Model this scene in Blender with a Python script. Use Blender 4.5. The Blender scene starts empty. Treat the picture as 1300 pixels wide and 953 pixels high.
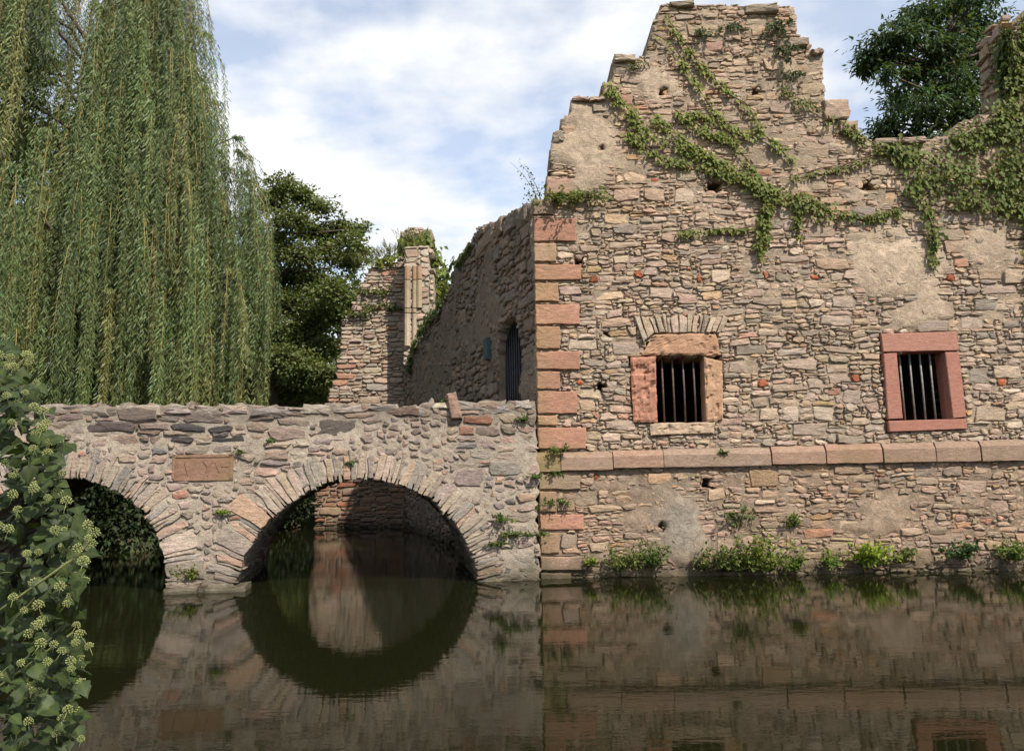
import bpy, math, random
import numpy as np
from mathutils import Matrix, Vector

# ------------------------------------------------------------------ camera
S = bpy.context.scene
PW, PH, F, CX, CY = 1300.0, 953.0, 1050.0, 650.0, 432.0
PITCH = math.atan((605 - CY) / F)
ROLL = math.radians(0.95)
CAMZ = 1.235
_f = np.array([0, math.cos(PITCH), math.sin(PITCH)])
_u0 = np.array([0, -math.sin(PITCH), math.cos(PITCH)])
_x0 = np.array([1.0, 0, 0])
_r = math.cos(ROLL) * _x0 - math.sin(ROLL) * _u0
_u = math.sin(ROLL) * _x0 + math.cos(ROLL) * _u0
CAM = np.array([0, 0, CAMZ])
cd = bpy.data.cameras.new('camera')
cam = bpy.data.objects.new('camera', cd)
S.collection.objects.link(cam)
cam.matrix_world = Matrix(((_r[0], _u[0], -_f[0], CAM[0]), (_r[1], _u[1], -_f[1], CAM[1]),
                           (_r[2], _u[2], -_f[2], CAM[2]), (0, 0, 0, 1)))
cd.sensor_width = 36
cd.lens = 36 * F / PW
cd.shift_y = -(PH / 2 - CY) / PW
cd.clip_start = 0.05
cd.clip_end = 3000
S.camera = cam

# ------------------------------------------------------------------ sky, sun, exposure
SUN_EL = math.radians(46)
SUN_AZ = math.atan2(0.58, -0.815)            # clockwise from +Y: in front of the wall, to the right
W = bpy.data.worlds.new('World')
S.world = W
W.use_nodes = True
nt = W.node_tree
nt.nodes.clear()
N = nt.nodes.new
L = nt.links.new
out = N('ShaderNodeOutputWorld')
bg = N('ShaderNodeBackground')
bg.inputs['Strength'].default_value = 0.08
sky = N('ShaderNodeTexSky')
sky.sky_type = 'NISHITA'
sky.sun_disc = False
sky.sun_elevation = SUN_EL
sky.sun_rotation = SUN_AZ
sky.air_density = 1.0
sky.dust_density = 0.6
tc = N('ShaderNodeTexCoord')
sep = N('ShaderNodeSeparateXYZ')
L(tc.outputs['Generated'], sep.inputs[0])
addz = N('ShaderNodeMath'); addz.operation = 'ADD'; addz.inputs[1].default_value = 0.22
mx = N('ShaderNodeMath'); mx.operation = 'MAXIMUM'; mx.inputs[1].default_value = 0.02
L(sep.outputs['Z'], mx.inputs[0]); L(mx.outputs[0], addz.inputs[0])
dv = N('ShaderNodeVectorMath'); dv.operation = 'DIVIDE'
comb = N('ShaderNodeCombineXYZ')
for i in range(3):
    L(addz.outputs[0], comb.inputs[i])
L(tc.outputs['Generated'], dv.inputs[0]); L(comb.outputs[0], dv.inputs[1])
mp = N('ShaderNodeMapping')
mp.inputs['Location'].default_value = (3.1, 1.7, 0.4)
mp.inputs['Scale'].default_value = (1.0, 1.1, 1.0)
L(dv.outputs[0], mp.inputs[0])
n1 = N('ShaderNodeTexNoise'); n1.inputs['Scale'].default_value = 3.4; n1.inputs['Detail'].default_value = 10
n1.inputs['Roughness'].default_value = 0.52; n1.inputs['Distortion'].default_value = 0.0
L(mp.outputs[0], n1.inputs['Vector'])
cr = N('ShaderNodeValToRGB')
cr.color_ramp.elements[0].position = 0.41; cr.color_ramp.elements[0].color = (0.42, 0.42, 0.42, 1)
cr.color_ramp.elements[1].position = 0.60; cr.color_ramp.elements[1].color = (1, 1, 1, 1)
L(n1.outputs['Fac'], cr.inputs[0])
n2 = N('ShaderNodeTexNoise'); n2.inputs['Scale'].default_value = 5.0; n2.inputs['Detail'].default_value = 6
L(mp.outputs[0], n2.inputs['Vector'])
cr2 = N('ShaderNodeValToRGB')
cr2.color_ramp.elements[0].position = 0.3; cr2.color_ramp.elements[0].color = (9.0, 9.3, 9.7, 1)
cr2.color_ramp.elements[1].position = 0.62; cr2.color_ramp.elements[1].color = (10.6, 10.6, 10.7, 1)
L(n2.outputs['Fac'], cr2.inputs[0])
mixc = N('ShaderNodeMix'); mixc.data_type = 'RGBA'
L(cr.outputs[0], mixc.inputs['Factor'])
skm = N('ShaderNodeMix'); skm.data_type = 'RGBA'; skm.blend_type = 'MULTIPLY'
skm.inputs['Factor'].default_value = 1.0; skm.inputs['B'].default_value = (1.75, 1.95, 2.1, 1)
L(sky.outputs[0], skm.inputs['A'])
L(skm.outputs['Result'], mixc.inputs['A']); L(cr2.outputs[0], mixc.inputs['B'])
L(mixc.outputs['Result'], bg.inputs['Color']); L(bg.outputs[0], out.inputs[0])

sd = bpy.data.lights.new('sun', 'SUN')
sd.energy = 5.0
sd.angle = math.radians(0.8)
sd.color = (1.0, 0.925, 0.81)
sun = bpy.data.objects.new('sun', sd)
S.collection.objects.link(sun)
sv = Vector((math.sin(SUN_AZ) * math.cos(SUN_EL), math.cos(SUN_AZ) * math.cos(SUN_EL), math.sin(SUN_EL)))
sun.rotation_euler = sv.to_track_quat('Z', 'Y').to_euler()
sun.location = (12, -14, 20)

S.view_settings.view_transform = 'Standard'
S.view_settings.look = 'None'
S.view_settings.exposure = 0.36
S.view_settings.gamma = 1.0
S.view_settings.use_curve_mapping = False
S.render.engine = 'CYCLES'
S.cycles.use_denoising = True
S.cycles.max_bounces = 6
S.cycles.diffuse_bounces = 3
S.cycles.glossy_bounces = 3
S.cycles.transmission_bounces = 3
S.cycles.caustics_reflective = False
S.cycles.caustics_refractive = False

# ------------------------------------------------------------------ helpers: geometry of the view
def ray(u, v):
    return F * _f + (u - CX) * _r - (v - CY) * _u

def at_y(u, v, Y):
    """world point seen at photo position (u,v) on the vertical plane y = Y"""
    d = ray(u, v)
    return CAM + d * (Y / d[1])

def on_plane(u, v, p0, n):
    d = ray(u, v)
    t = np.dot(np.asarray(p0) - CAM, n) / np.dot(d, n)
    return CAM + d * t

def project(P):
    P = np.atleast_2d(P) - CAM
    z = P @ _f
    return CX + F * (P @ _r) / z, CY - F * (P @ _u) / z, z

# ------------------------------------------------------------------ helpers: noise
def hash2(i, j, seed):
    h = (i.astype(np.int64) * 374761393 + j.astype(np.int64) * 668265263 + seed * 974634777) & 0xFFFFFFFF
    h = ((h ^ (h >> 13)) * 1274126177) & 0xFFFFFFFF
    h = (h ^ (h >> 16)) & 0xFFFFFFFF
    return h / 4294967295.0

def vnoise(x, y, seed=0):
    x = np.asarray(x, float); y = np.asarray(y, float)
    i = np.floor(x); j = np.floor(y)
    fx = x - i; fy = y - j
    fx = fx * fx * (3 - 2 * fx); fy = fy * fy * (3 - 2 * fy)
    i = i.astype(np.int64); j = j.astype(np.int64)
    a = hash2(i, j, seed); b = hash2(i + 1, j, seed); c = hash2(i, j + 1, seed); d = hash2(i + 1, j + 1, seed)
    return (a * (1 - fx) + b * fx) * (1 - fy) + (c * (1 - fx) + d * fx) * fy

def fbm(x, y, seed=0, o=4):
    s = 0; a = 0.5; k = 1.0; t = 0
    for q in range(o):
        s = s + a * vnoise(np.asarray(x) * k, np.asarray(y) * k, seed + q * 17)
        t += a; a *= 0.5; k *= 2.03
    return s / t

def inpoly(x, y, poly):
    poly = np.asarray(poly, float)
    x = np.asarray(x); y = np.asarray(y)
    r = np.zeros(x.shape, bool)
    n = len(poly)
    for k in range(n):
        x1, y1 = poly[k]; x2, y2 = poly[(k + 1) % n]
        if y1 == y2:
            continue
        c = ((y1 > y) != (y2 > y)) & (x < (x2 - x1) * (y - y1) / (y2 - y1) + x1)
        r ^= c
    return r

# ------------------------------------------------------------------ helpers: objects
COL = S.collection

def tagit(o, label, cat, group=None, kind=None):
    if label: o['label'] = label
    if cat: o['category'] = cat
    if group: o['group'] = group
    if kind: o['kind'] = kind
    return o

def thing(name, label, cat, base, group=None):
    o = bpy.data.objects.new(name, None)
    o.empty_display_size = 0.2
    COL.objects.link(o)
    o.location = Vector([float(c) for c in base])
    return tagit(o, label, cat, group)

def mesh_np(name, V, faces, col=None, smooth=False):
    """faces: int array (n,3) or (n,4), or a list of tuples"""
    me = bpy.data.meshes.new(name)
    V = np.asarray(V, np.float32)
    if isinstance(faces, np.ndarray):
        n, k = faces.shape
        me.vertices.add(len(V)); me.vertices.foreach_set('co', V.ravel())
        me.loops.add(n * k); me.loops.foreach_set('vertex_index', faces.astype(np.int32).ravel())
        me.polygons.add(n); me.polygons.foreach_set('loop_start', np.arange(0, n * k, k, dtype=np.int32))
        if smooth:
            me.polygons.foreach_set('use_smooth', np.ones(n, bool))
        me.update(calc_edges=True)
    else:
        me.from_pydata(V.tolist(), [], faces)
        if smooth:
            me.polygons.foreach_set('use_smooth', np.ones(len(faces), bool))
        me.update()
    if col is not None:
        a = me.attributes.new('col', 'FLOAT_COLOR', 'POINT')
        c = np.ones((len(V), 4), np.float32)
        c[:, :3] = np.asarray(col, np.float32)
        a.data.foreach_set('color', c.ravel())
    return me

def gtrans(o):
    p = o; t = Vector((0, 0, 0))
    while p is not None:
        t = t + p.location; p = p.parent
    return t

def part(name, me, mat, parent=None):
    """one mesh (in world coordinates) as an object, child of parent"""
    o = bpy.data.objects.new(name, me)
    if mat is not None and not me.materials:
        me.materials.append(mat)
    COL.objects.link(o)
    if parent is not None:
        o.parent = parent
        if parent.type == 'EMPTY':
            o.matrix_parent_inverse = Matrix.Translation(-parent.location)
    return o

class MB:
    """collects vertices, faces and colours of one mesh"""
    def __init__(s):
        s.v = []; s.f = []; s.c = []; s.n = 0
    def add(s, V, faces, col):
        V = np.asarray(V, float)
        k = s.n
        s.v.append(V)
        s.f.extend([tuple(int(i) + k for i in q) for q in faces])
        c = np.empty((len(V), 3)); c[:] = col
        s.c.append(c)
        s.n += len(V)
    def mesh(s, name, smooth=False):
        return mesh_np(name, np.vstack(s.v), s.f, np.vstack(s.c), smooth)

def tube(pts, rad, sides=6):
    pts = np.asarray(pts, float)
    n = len(pts)
    rad = np.broadcast_to(np.asarray(rad, float), (n,))
    V = []
    for i in range(n):
        t = pts[min(i + 1, n - 1)] - pts[max(i - 1, 0)]
        t = t / (np.linalg.norm(t) + 1e-9)
        a = np.array([0, 0, 1.0]) if abs(t[2]) < 0.9 else np.array([1.0, 0, 0])
        e1 = np.cross(t, a); e1 /= np.linalg.norm(e1); e2 = np.cross(t, e1)
        for k in range(sides):
            q = 2 * math.pi * k / sides
            V.append(pts[i] + rad[i] * (math.cos(q) * e1 + math.sin(q) * e2))
    Fc = []
    for i in range(n - 1):
        for k in range(sides):
            a = i * sides + k; b = i * sides + (k + 1) % sides
            Fc.append((a, b, b + sides, a + sides))
    Fc.append(tuple(range(sides))[::-1]); Fc.append(tuple((n - 1) * sides + k for k in range(sides)))
    return np.array(V), Fc

def box(x0, x1, y0, y1, z0, z1):
    V = [(x, y, z) for z in (z0, z1) for y in (y0, y1) for x in (x0, x1)]
    return np.array(V, float), [(0, 2, 3, 1), (4, 5, 7, 6), (0, 1, 5, 4), (2, 6, 7, 3), (0, 4, 6, 2), (1, 3, 7, 5)]

# ------------------------------------------------------------------ materials
def new_mat(name):
    m = bpy.data.materials.new(name)
    m.use_nodes = True
    t = m.node_tree
    b = t.nodes['Principled BSDF']
    return m, t, b

def nd(t, typ, **kw):
    n = t.nodes.new(typ)
    for k, v in kw.items():
        setattr(n, k, v)
    return n

def stone_mat(name, mottle=0.5, bump=0.5, algae=True, rough=0.9, stain=(0.10, 0.085, 0.06), stain_amt=0.35, scale=1.0, strata=3.2):
    m, t, b = new_mat(name)
    geo = nd(t, 'ShaderNodeNewGeometry')
    at = nd(t, 'ShaderNodeAttribute', attribute_name='col')
    def noise(sc, det, rgh=0.6, vec=None, dist=0.0):
        n = nd(t, 'ShaderNodeTexNoise')
        n.inputs['Scale'].default_value = sc * scale; n.inputs['Detail'].default_value = det
        n.inputs['Roughness'].default_value = rgh; n.inputs['Distortion'].default_value = dist
        t.links.new(vec or geo.outputs['Position'], n.inputs['Vector'])
        return n
    def ramp(src, p0, c0, p1, c1):
        r = nd(t, 'ShaderNodeValToRGB')
        r.color_ramp.elements[0].position = p0; r.color_ramp.elements[0].color = (c0, c0, c0, 1) if not isinstance(c0, tuple) else c0
        r.color_ramp.elements[1].position = p1; r.color_ramp.elements[1].color = (c1, c1, c1, 1) if not isinstance(c1, tuple) else c1
        t.links.new(src, r.inputs[0])
        return r
    def mix(kind, fac, a, bb):
        x = nd(t, 'ShaderNodeMix', data_type='RGBA', blend_type=kind)
        if isinstance(fac, float): x.inputs['Factor'].default_value = fac
        else: t.links.new(fac, x.inputs['Factor'])
        for s, k in ((a, 'A'), (bb, 'B')):
            if isinstance(s, tuple): x.inputs[k].default_value = s
            else: t.links.new(s, x.inputs[k])
        return x.outputs['Result']
    # stretched strata in the stone
    mpn = nd(t, 'ShaderNodeMapping'); mpn.inputs['Scale'].default_value = (1, 1, strata)
    t.links.new(geo.outputs['Position'], mpn.inputs[0])
    a1 = noise(11, 8, 0.68, mpn.outputs[0], 0.6)
    a2 = noise(55, 6, 0.7)
    a3 = noise(1.1, 5, 0.6)
    a4 = noise(4.3, 6, 0.62)
    r1 = ramp(a1.outputs['Fac'], 0.30, 1 - mottle, 0.70, 1 + mottle * 0.75)
    r2 = ramp(a2.outputs['Fac'], 0.32, 1 - mottle * 0.8, 0.68, 1 + mottle * 0.55)
    c = mix('MULTIPLY', 1.0, at.outputs['Color'], r1.outputs[0])
    c = mix('MULTIPLY', 1.0, c, r2.outputs[0])
    # weathering stains and pale lichen with their own shapes
    r3 = ramp(a3.outputs['Fac'], 0.46, 0.0, 0.72, stain_amt)
    c = mix('MIX', r3.outputs[0], c, stain + (1,))
    r4 = ramp(a4.outputs['Fac'], 0.60, 0.0, 0.74, 0.35)
    c = mix('MIX', r4.outputs[0], c, (0.36, 0.34, 0.29, 1))
    if algae:
        sp = nd(t, 'ShaderNodeSeparateXYZ'); t.links.new(geo.outputs['Position'], sp.inputs[0])
        ad = nd(t, 'ShaderNodeMath', operation='MULTIPLY_ADD'); ad.inputs[1].default_value = -0.55; ad.inputs[2].default_value = 0.0
        t.links.new(a4.outputs['Fac'], ad.inputs[0])
        s2 = nd(t, 'ShaderNodeMath', operation='ADD'); t.links.new(sp.outputs['Z'], s2.inputs[0]); t.links.new(ad.outputs[0], s2.inputs[1])
        rr = ramp(s2.outputs[0], 0.0, 0.85, 0.16, 0.0)
        rr.color_ramp.elements[0].position = 0.0
        # ramp works on 0..1: shift so that the water line sits inside
        sh = nd(t, 'ShaderNodeMath', operation='ADD'); sh.inputs[1].default_value = 0.30
        t.links.new(s2.outputs[0], sh.inputs[0]); t.links.new(sh.outputs[0], rr.inputs[0])
        rr.color_ramp.elements[1].position = 0.33
        c = mix('MIX', rr.outputs[0], c, (0.045, 0.042, 0.022, 1))
    t.links.new(c, b.inputs['Base Color'])
    b.inputs['Roughness'].default_value = rough
    b.inputs['Specular IOR Level'].default_value = 0.2
    h = nd(t, 'ShaderNodeMath', operation='ADD')
    hm = nd(t, 'ShaderNodeMath', operation='MULTIPLY'); hm.inputs[1].default_value = 0.45
    t.links.new(a2.outputs['Fac'], hm.inputs[0])
    t.links.new(a1.outputs['Fac'], h.inputs[0]); t.links.new(hm.outputs[0], h.inputs[1])
    bp = nd(t, 'ShaderNodeBump'); bp.inputs['Strength'].default_value = bump; bp.inputs['Distance'].default_value = 0.03
    t.links.new(h.outputs[0], bp.inputs['Height']); t.links.new(bp.outputs[0], b.inputs['Normal'])
    return m

M_STONE = stone_mat('rubble_stone', 0.36, 0.55, stain_amt=0.22)
M_MORTAR = stone_mat('lime_mortar', 0.36, 0.75, stain_amt=0.30, strata=1.0, stain=(.15, .115, .08))
M_SAND = stone_mat('red_sandstone', 0.30, 0.4, stain=(0.17, 0.13, 0.055), stain_amt=0.6)
M_PLAIN = stone_mat('window_sandstone', 0.24, 0.3, algae=False, stain_amt=0.3, stain=(.2, .12, .09))
M_PITTED = stone_mat('pitted_sandstone', 0.26, 0.5, algae=False, stain_amt=0.25, scale=.8, strata=1.0)
M_BSTONE = stone_mat('bridge_stone', 0.42, 0.6, stain_amt=0.25)
M_BMORT = stone_mat('bridge_mortar', 0.30, 0.8, stain_amt=0.25, strata=1.0)

def simple_mat(name, color, rough=0.6, metal=0.0, bump=0.0, bscale=40, attr=False):
    m, t, b = new_mat(name)
    if attr:
        a = nd(t, 'ShaderNodeAttribute', attribute_name='col'); t.links.new(a.outputs['Color'], b.inputs['Base Color'])
    else:
        geo = nd(t, 'ShaderNodeNewGeometry')
        n = nd(t, 'ShaderNodeTexNoise'); n.inputs['Scale'].default_value = bscale; n.inputs['Detail'].default_value = 6
        t.links.new(geo.outputs['Position'], n.inputs['Vector'])
        r = nd(t, 'ShaderNodeValToRGB')
        r.color_ramp.elements[0].position = 0.3; r.color_ramp.elements[0].color = tuple(c * 0.6 for c in color) + (1,)
        r.color_ramp.elements[1].position = 0.7; r.color_ramp.elements[1].color = tuple(min(1, c * 1.3) for c in color) + (1,)
        t.links.new(n.outputs['Fac'], r.inputs[0]); t.links.new(r.outputs[0], b.inputs['Base Color'])
        if bump:
            bp = nd(t, 'ShaderNodeBump'); bp.inputs['Strength'].default_value = bump; bp.inputs['Distance'].default_value = 0.02
            t.links.new(n.outputs['Fac'], bp.inputs['Height']); t.links.new(bp.outputs[0], b.inputs['Normal'])
    b.inputs['Roughness'].default_value = rough
    b.inputs['Metallic'].default_value = metal
    return m

def leaf_mat(name, rough=0.5, transl=0.3, spec=0.4):
    m, t, b = new_mat(name)
    a = nd(t, 'ShaderNodeAttribute', attribute_name='col')
    t.links.new(a.outputs['Color'], b.inputs['Base Color'])
    b.inputs['Roughness'].default_value = rough
    b.inputs['Specular IOR Level'].default_value = spec
    tr = nd(t, 'ShaderNodeBsdfTranslucent')
    hs = nd(t, 'ShaderNodeMix', data_type='RGBA', blend_type='MULTIPLY'); hs.inputs['Factor'].default_value = 1.0
    hs.inputs['B'].default_value = (1.3, 1.25, 0.5, 1)
    t.links.new(a.outputs['Color'], hs.inputs['A']); t.links.new(hs.outputs['Result'], tr.inputs['Color'])
    mx = nd(t, 'ShaderNodeMixShader'); mx.inputs[0].default_value = transl
    t.links.new(b.outputs[0], mx.inputs[1]); t.links.new(tr.outputs[0], mx.inputs[2])
    t.links.new(mx.outputs[0], t.nodes['Material Output'].inputs['Surface'])
    return m

M_LEAF = leaf_mat('leaf', 0.55, 0.34, 0.22)
M_WILLOW = leaf_mat('willow_leaf', 0.45, 0.20, 0.4)
M_IVY = leaf_mat('ivy_leaf', 0.55, 0.14, 0.25)
M_BARK = simple_mat('bark', (0.075, 0.052, 0.036), 0.9, bump=0.8, bscale=18)
M_TWIG = simple_mat('willow_twig', (0.30, 0.22, 0.06), 0.7)
M_STEM = simple_mat('green_stem', (0.16, 0.17, 0.06), 0.6)
M_WOOD = simple_mat('creeper_stem', (0.13, 0.09, 0.06), 0.9)
M_UMBEL = simple_mat('ivy_umbel', (0.23, 0.25, 0.085), 0.6, bscale=120)
M_IRON = simple_mat('iron_bar', (0.10, 0.065, 0.05), 0.65, metal=0.3, bscale=30)
M_IRON2 = simple_mat('grey_iron_bar', (0.20, 0.19, 0.175), 0.6, metal=0.2, bscale=30)
M_GATE = simple_mat('gate_paint', (0.020, 0.023, 0.032), 0.45, metal=0.3, bscale=30)
M_DARK = simple_mat('dark_box_lining', (0.055, 0.04, 0.032), 0.95, bump=0.6, bscale=8)  # lining of the added box that keeps the windows dark
M_BLUE = simple_mat('blue_paint', (0.04, 0.07, 0.085), 0.5)

# ------------------------------------------------------------------ rubble masonry generator
class Frame:
    """wall plane: origin, horizontal unit direction, outward normal"""
    def __init__(s, o, e, n):
        s.o = np.asarray(o, float); s.e = np.asarray(e, float); s.n = np.asarray(n, float)
    def __call__(s, u, v, h):
        u = np.asarray(u, float)[..., None]; v = np.asarray(v, float)[..., None]; h = np.asarray(h, float)[..., None]
        return s.o + u * s.e + v * np.array([0, 0, 1.0]) + h * s.n
    def uv(s, pu, pv):
        p = on_plane(pu, pv, s.o, s.n)
        return float(np.dot(p - s.o, s.e)), float(p[2] - s.o[2])
    def poly(s, pts):
        return np.array([s.uv(*p) for p in pts])

def pick(rng, pal):
    w = [p[0] for p in pal]
    c = rng.choices(pal, w)[0][1]
    k = rng.uniform(0.85, 1.15)
    return np.array([c[0] * k * rng.uniform(0.94, 1.06), c[1] * k, c[2] * k * rng.uniform(0.93, 1.07)])

def stone_geo(poly, p, rng, base=-0.06, bev=0.016, tilt=0.05, rough=0.006):
    """irregular stone from its outline (u,v): a side ring, an arris ring and a chipped face"""
    poly = np.asarray(poly, float)
    n = len(poly)
    c = poly.mean(0)
    ext = (poly.max(0) - poly.min(0)) / 2 + 1e-6
    d = np.minimum(bev, 0.30 * ext.min())
    s2 = 1 - d / ext
    tu, tv = rng.gauss(0, tilt), rng.gauss(0, tilt)
    def H(q, k):
        return k + tu * (q[:, 0] - c[0]) + tv * (q[:, 1] - c[1])
    r1 = c + (poly - c) * (1 - 0.25 * d / ext)
    r2 = c + (poly - c) * s2 + np.array([[rng.uniform(-.18, .18) * d, rng.uniform(-.18, .18) * d] for _ in range(n)])
    h0 = np.full(n, base)
    h1 = np.maximum(H(r1, p - d * 0.75), base + 0.01)
    h2 = np.maximum(H(r2, p) + np.array([rng.uniform(-rough, rough) for _ in range(n)]), base + 0.02)
    U = np.concatenate([poly[:, 0], r1[:, 0], r2[:, 0], [c[0]]])
    V = np.concatenate([poly[:, 1], r1[:, 1], r2[:, 1], [c[1]]])
    Hh = np.concatenate([h0, h1, h2, [p + rng.uniform(0, rough * 1.6)]])
    fs = []
    for i in range(n):
        j = (i + 1) % n
        fs.append((i, j, n + j, n + i)); fs.append((n + i, n + j, 2 * n + j, 2 * n + i)); fs.append((2 * n + i, 2 * n + j, 3 * n))
    return U, V, Hh, fs

class Masonry:
    def __init__(s, frame, u0, u1, v0, v1, cu, cv, seed, wave=0.03, jit=0.30):
        s.fr = frame; s.rng = random.Random(seed); s.seed = seed
        s.nu = int(round((u1 - u0) / cu)); s.nv = int(round((v1 - v0) / cv))
        s.cu, s.cv = cu, cv
        gu = u0 + np.arange(s.nu + 1) * cu; gv = v0 + np.arange(s.nv + 1) * cv
        s.GU, s.GV = np.meshgrid(gu, gv, indexing='ij')
        r = np.random.RandomState(seed)
        s.DU = s.GU + r.uniform(-jit, jit, s.GU.shape) * cu + (fbm(s.GU * 2.2, s.GV * 2.2, seed) - .5) * wave * 2
        s.DV = s.GV + r.uniform(-jit, jit, s.GU.shape) * cv + (fbm(s.GU * 1.6, s.GV * 2.2, seed + 5) - .5) * wave * 2.6
        s.CU = (s.DU[:-1, :-1] + s.DU[1:, 1:]) / 2; s.CV = (s.DV[:-1, :-1] + s.DV[1:, 1:]) / 2
        s.solid = np.ones(s.CU.shape, bool)       # cells of the core
        s.free = np.ones(s.CU.shape, bool)        # cells where stones may be laid
        s.stones = []                             # (u, v, h arrays, faces, colour)
    def outline(s, poly):
        k = inpoly(s.CU, s.CV, poly); s.solid &= k; s.free &= k
    def cut(s, poly, core=True):
        k = inpoly(s.CU, s.CV, poly)
        if core: s.solid &= ~k
        s.free &= ~k
    def block(s, i, j, w, h):
        """outline of a stone that covers cells i..i+w, j..j+h"""
        rng = s.rng
        pts = [(i + a, j, a == 0) for a in range(w)] + [(i + w, j + a, a == 0) for a in range(h)] \
            + [(i + w - a, j + h, a == 0) for a in range(w)] + [(i, j + h - a, a == 0) for a in range(h)]
        n = len(pts)
        keep = []
        for q, (a, b, corner) in enumerate(pts):
            if n > 11 and not corner and rng.random() < (n - 9.5) / n:
                continue
            keep.append((s.DU[a, b], s.DV[a, b], corner))
        P = np.array([(a, b) for a, b, _ in keep])
        c = P.mean(0)
        for q, (_, _, corner) in enumerate(keep):
            if corner:
                k = rng.uniform(0.02, 0.42)
                P[q, 0] += np.clip(c[0] - P[q, 0], -s.cu * 1.2, s.cu * 1.2) * k
                P[q, 1] += np.clip(c[1] - P[q, 1], -s.cv * 1.2, s.cv * 1.2) * k
        ext = (P.max(0) - P.min(0)) / 2
        g = s.gap * rng.uniform(0.5, 1.4)
        return c + (P - c) * np.maximum(0.6, 1 - g / ext)
    def lay(s, sizes, big, pal, gap=0.008, prot=(0.005, 0.05), skip=0.0, tilt=0.05, bev=0.016, colfn=None, base=-0.06):
        rng = s.rng; s.gap = gap
        F_ = s.free.copy()
        def fits(i, j, w, h):
            return i >= 0 and j >= 0 and i + w <= s.nu and j + h <= s.nv and F_[i:i + w, j:j + h].all()
        def put(i, j, w, h, col=None):
            F_[i:i + w, j:j + h] = False
            if rng.random() < skip: return
            P = s.block(i, j, w, h)
            k = pick(rng, pal) if col is None else col
            if colfn is not None:
                k = colfn(P.mean(0), k)
            U, V, H, f = stone_geo(P, rng.uniform(*prot), rng, base, bev, tilt)
            s.stones.append((U, V, H, f, k))
        s._put = put; s._fits = fits
        for (bu, bv, w, h, col) in s.forced:
            i = int(np.argmin(np.abs(s.GU[:, 0] - bu))) - w // 2; j = int(np.argmin(np.abs(s.GV[0] - bv))) - h // 2
            if fits(i, j, w, h): put(i, j, w, h, col)
        nb, wb, hb = big
        for _ in range(nb):
            w = rng.randint(*wb); h = rng.randint(*hb)
            i = rng.randint(0, max(0, s.nu - w)); j = rng.randint(0, max(0, s.nv - h))
            if fits(i, j, w, h): put(i, j, w, h)
        ws = [x[0] for x in sizes]
        for j in range(s.nv):
            i = 0
            while i < s.nu:
                if not F_[i, j]:
                    i += 1; continue
                for _ in range(9):
                    _, w, h = rng.choices(sizes, ws)[0]
                    if fits(i, j, w, h): break
                else:
                    cand = [q for q in sizes if fits(i, j, q[1], q[2])]
                    if cand: _, w, h = max(cand, key=lambda q: q[1] * q[2] + rng.random() * 4)
                    else: w = 1; h = 1
                    if not cand:
                        while w < 3 and fits(i, j, w + 1, 1): w += 1
                        if h < 2 and fits(i, j, w, 2): h = 2
                if w * h >= s.minc: put(i, j, w, h)
                else: F_[i:i + w, j:j + h] = False
                i += w
    forced = ()
    minc = 1
    def core(s, hfn, T, colfn, back=True):
        """mortar body: a relief front, sides round every edge and opening, a back"""
        H = hfn(s.DU, s.DV)
        used = np.zeros(s.GU.shape, bool)
        used[:-1, :-1] |= s.solid; used[1:, :-1] |= s.solid; used[:-1, 1:] |= s.solid; used[1:, 1:] |= s.solid
        idx = -np.ones(s.GU.shape, int); k = int(used.sum()); idx[used] = np.arange(k)
        Vf = s.fr(s.DU[used], s.DV[used], H[used]); Vb = s.fr(s.DU[used], s.DV[used], np.full(k, -T))
        V = np.vstack([Vf, Vb])
        I, J = np.nonzero(s.solid)
        a, b, c, d = idx[I, J], idx[I + 1, J], idx[I + 1, J + 1], idx[I, J + 1]
        fl = [np.stack([a, b, c, d], 1)]
        if back: fl.append(np.stack([d, c, b, a], 1) + k)
        sp = np.pad(s.solid, 1)
        for (di, dj, e0, e1) in ((-1, 0, (0, 1), (0, 0)), (1, 0, (1, 0), (1, 1)), (0, -1, (0, 0), (1, 0)), (0, 1, (1, 1), (0, 1))):
            m = s.solid & ~sp[1 + di:1 + di + s.nu, 1 + dj:1 + dj + s.nv]
            I, J = np.nonzero(m)
            p = idx[I + e0[0], J + e0[1]]; q = idx[I + e1[0], J + e1[1]]
            fl.append(np.stack([p, p + k, q + k, q], 1))
        C = colfn(s.DU[used], s.DV[used])
        return mesh_np('wall_core', V, np.vstack(fl), np.vstack([C, C]))
    def stone_parts(s, root, mat, name='stone', rest='rubble', limit=300):
        """the largest stones in view as parts of their own, the rest joined"""
        items = []
        for (U, V, H, f, c) in s.stones:
            P = s.fr(U, V, H)
            u, v, z = project(P)
            a = 0.0
            if z.min() > 0.1:
                uu = np.clip([u.min(), u.max()], 0, PW); vv = np.clip([v.min(), v.max()], 0, 864)
                a = (uu[1] - uu[0]) * (vv[1] - vv[0])
            items.append((a, P, f, c))
        items.sort(key=lambda q: -q[0])
        for (a, P, f, c) in items[:limit]:
            if a <= 0: continue
            b = MB(); b.add(P, f, c); part(name, b.mesh(name), mat, root)
        b = MB(); k = 0
        for (a, P, f, c) in items[:limit]:
            if a <= 0: b.add(P, f, c); k += 1
        for (a, P, f, c) in items[limit:]:
            b.add(P, f, c); k += 1
        if k:
            o = part(rest, b.mesh(rest), mat, root); o['kind'] = 'stuff'

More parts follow.
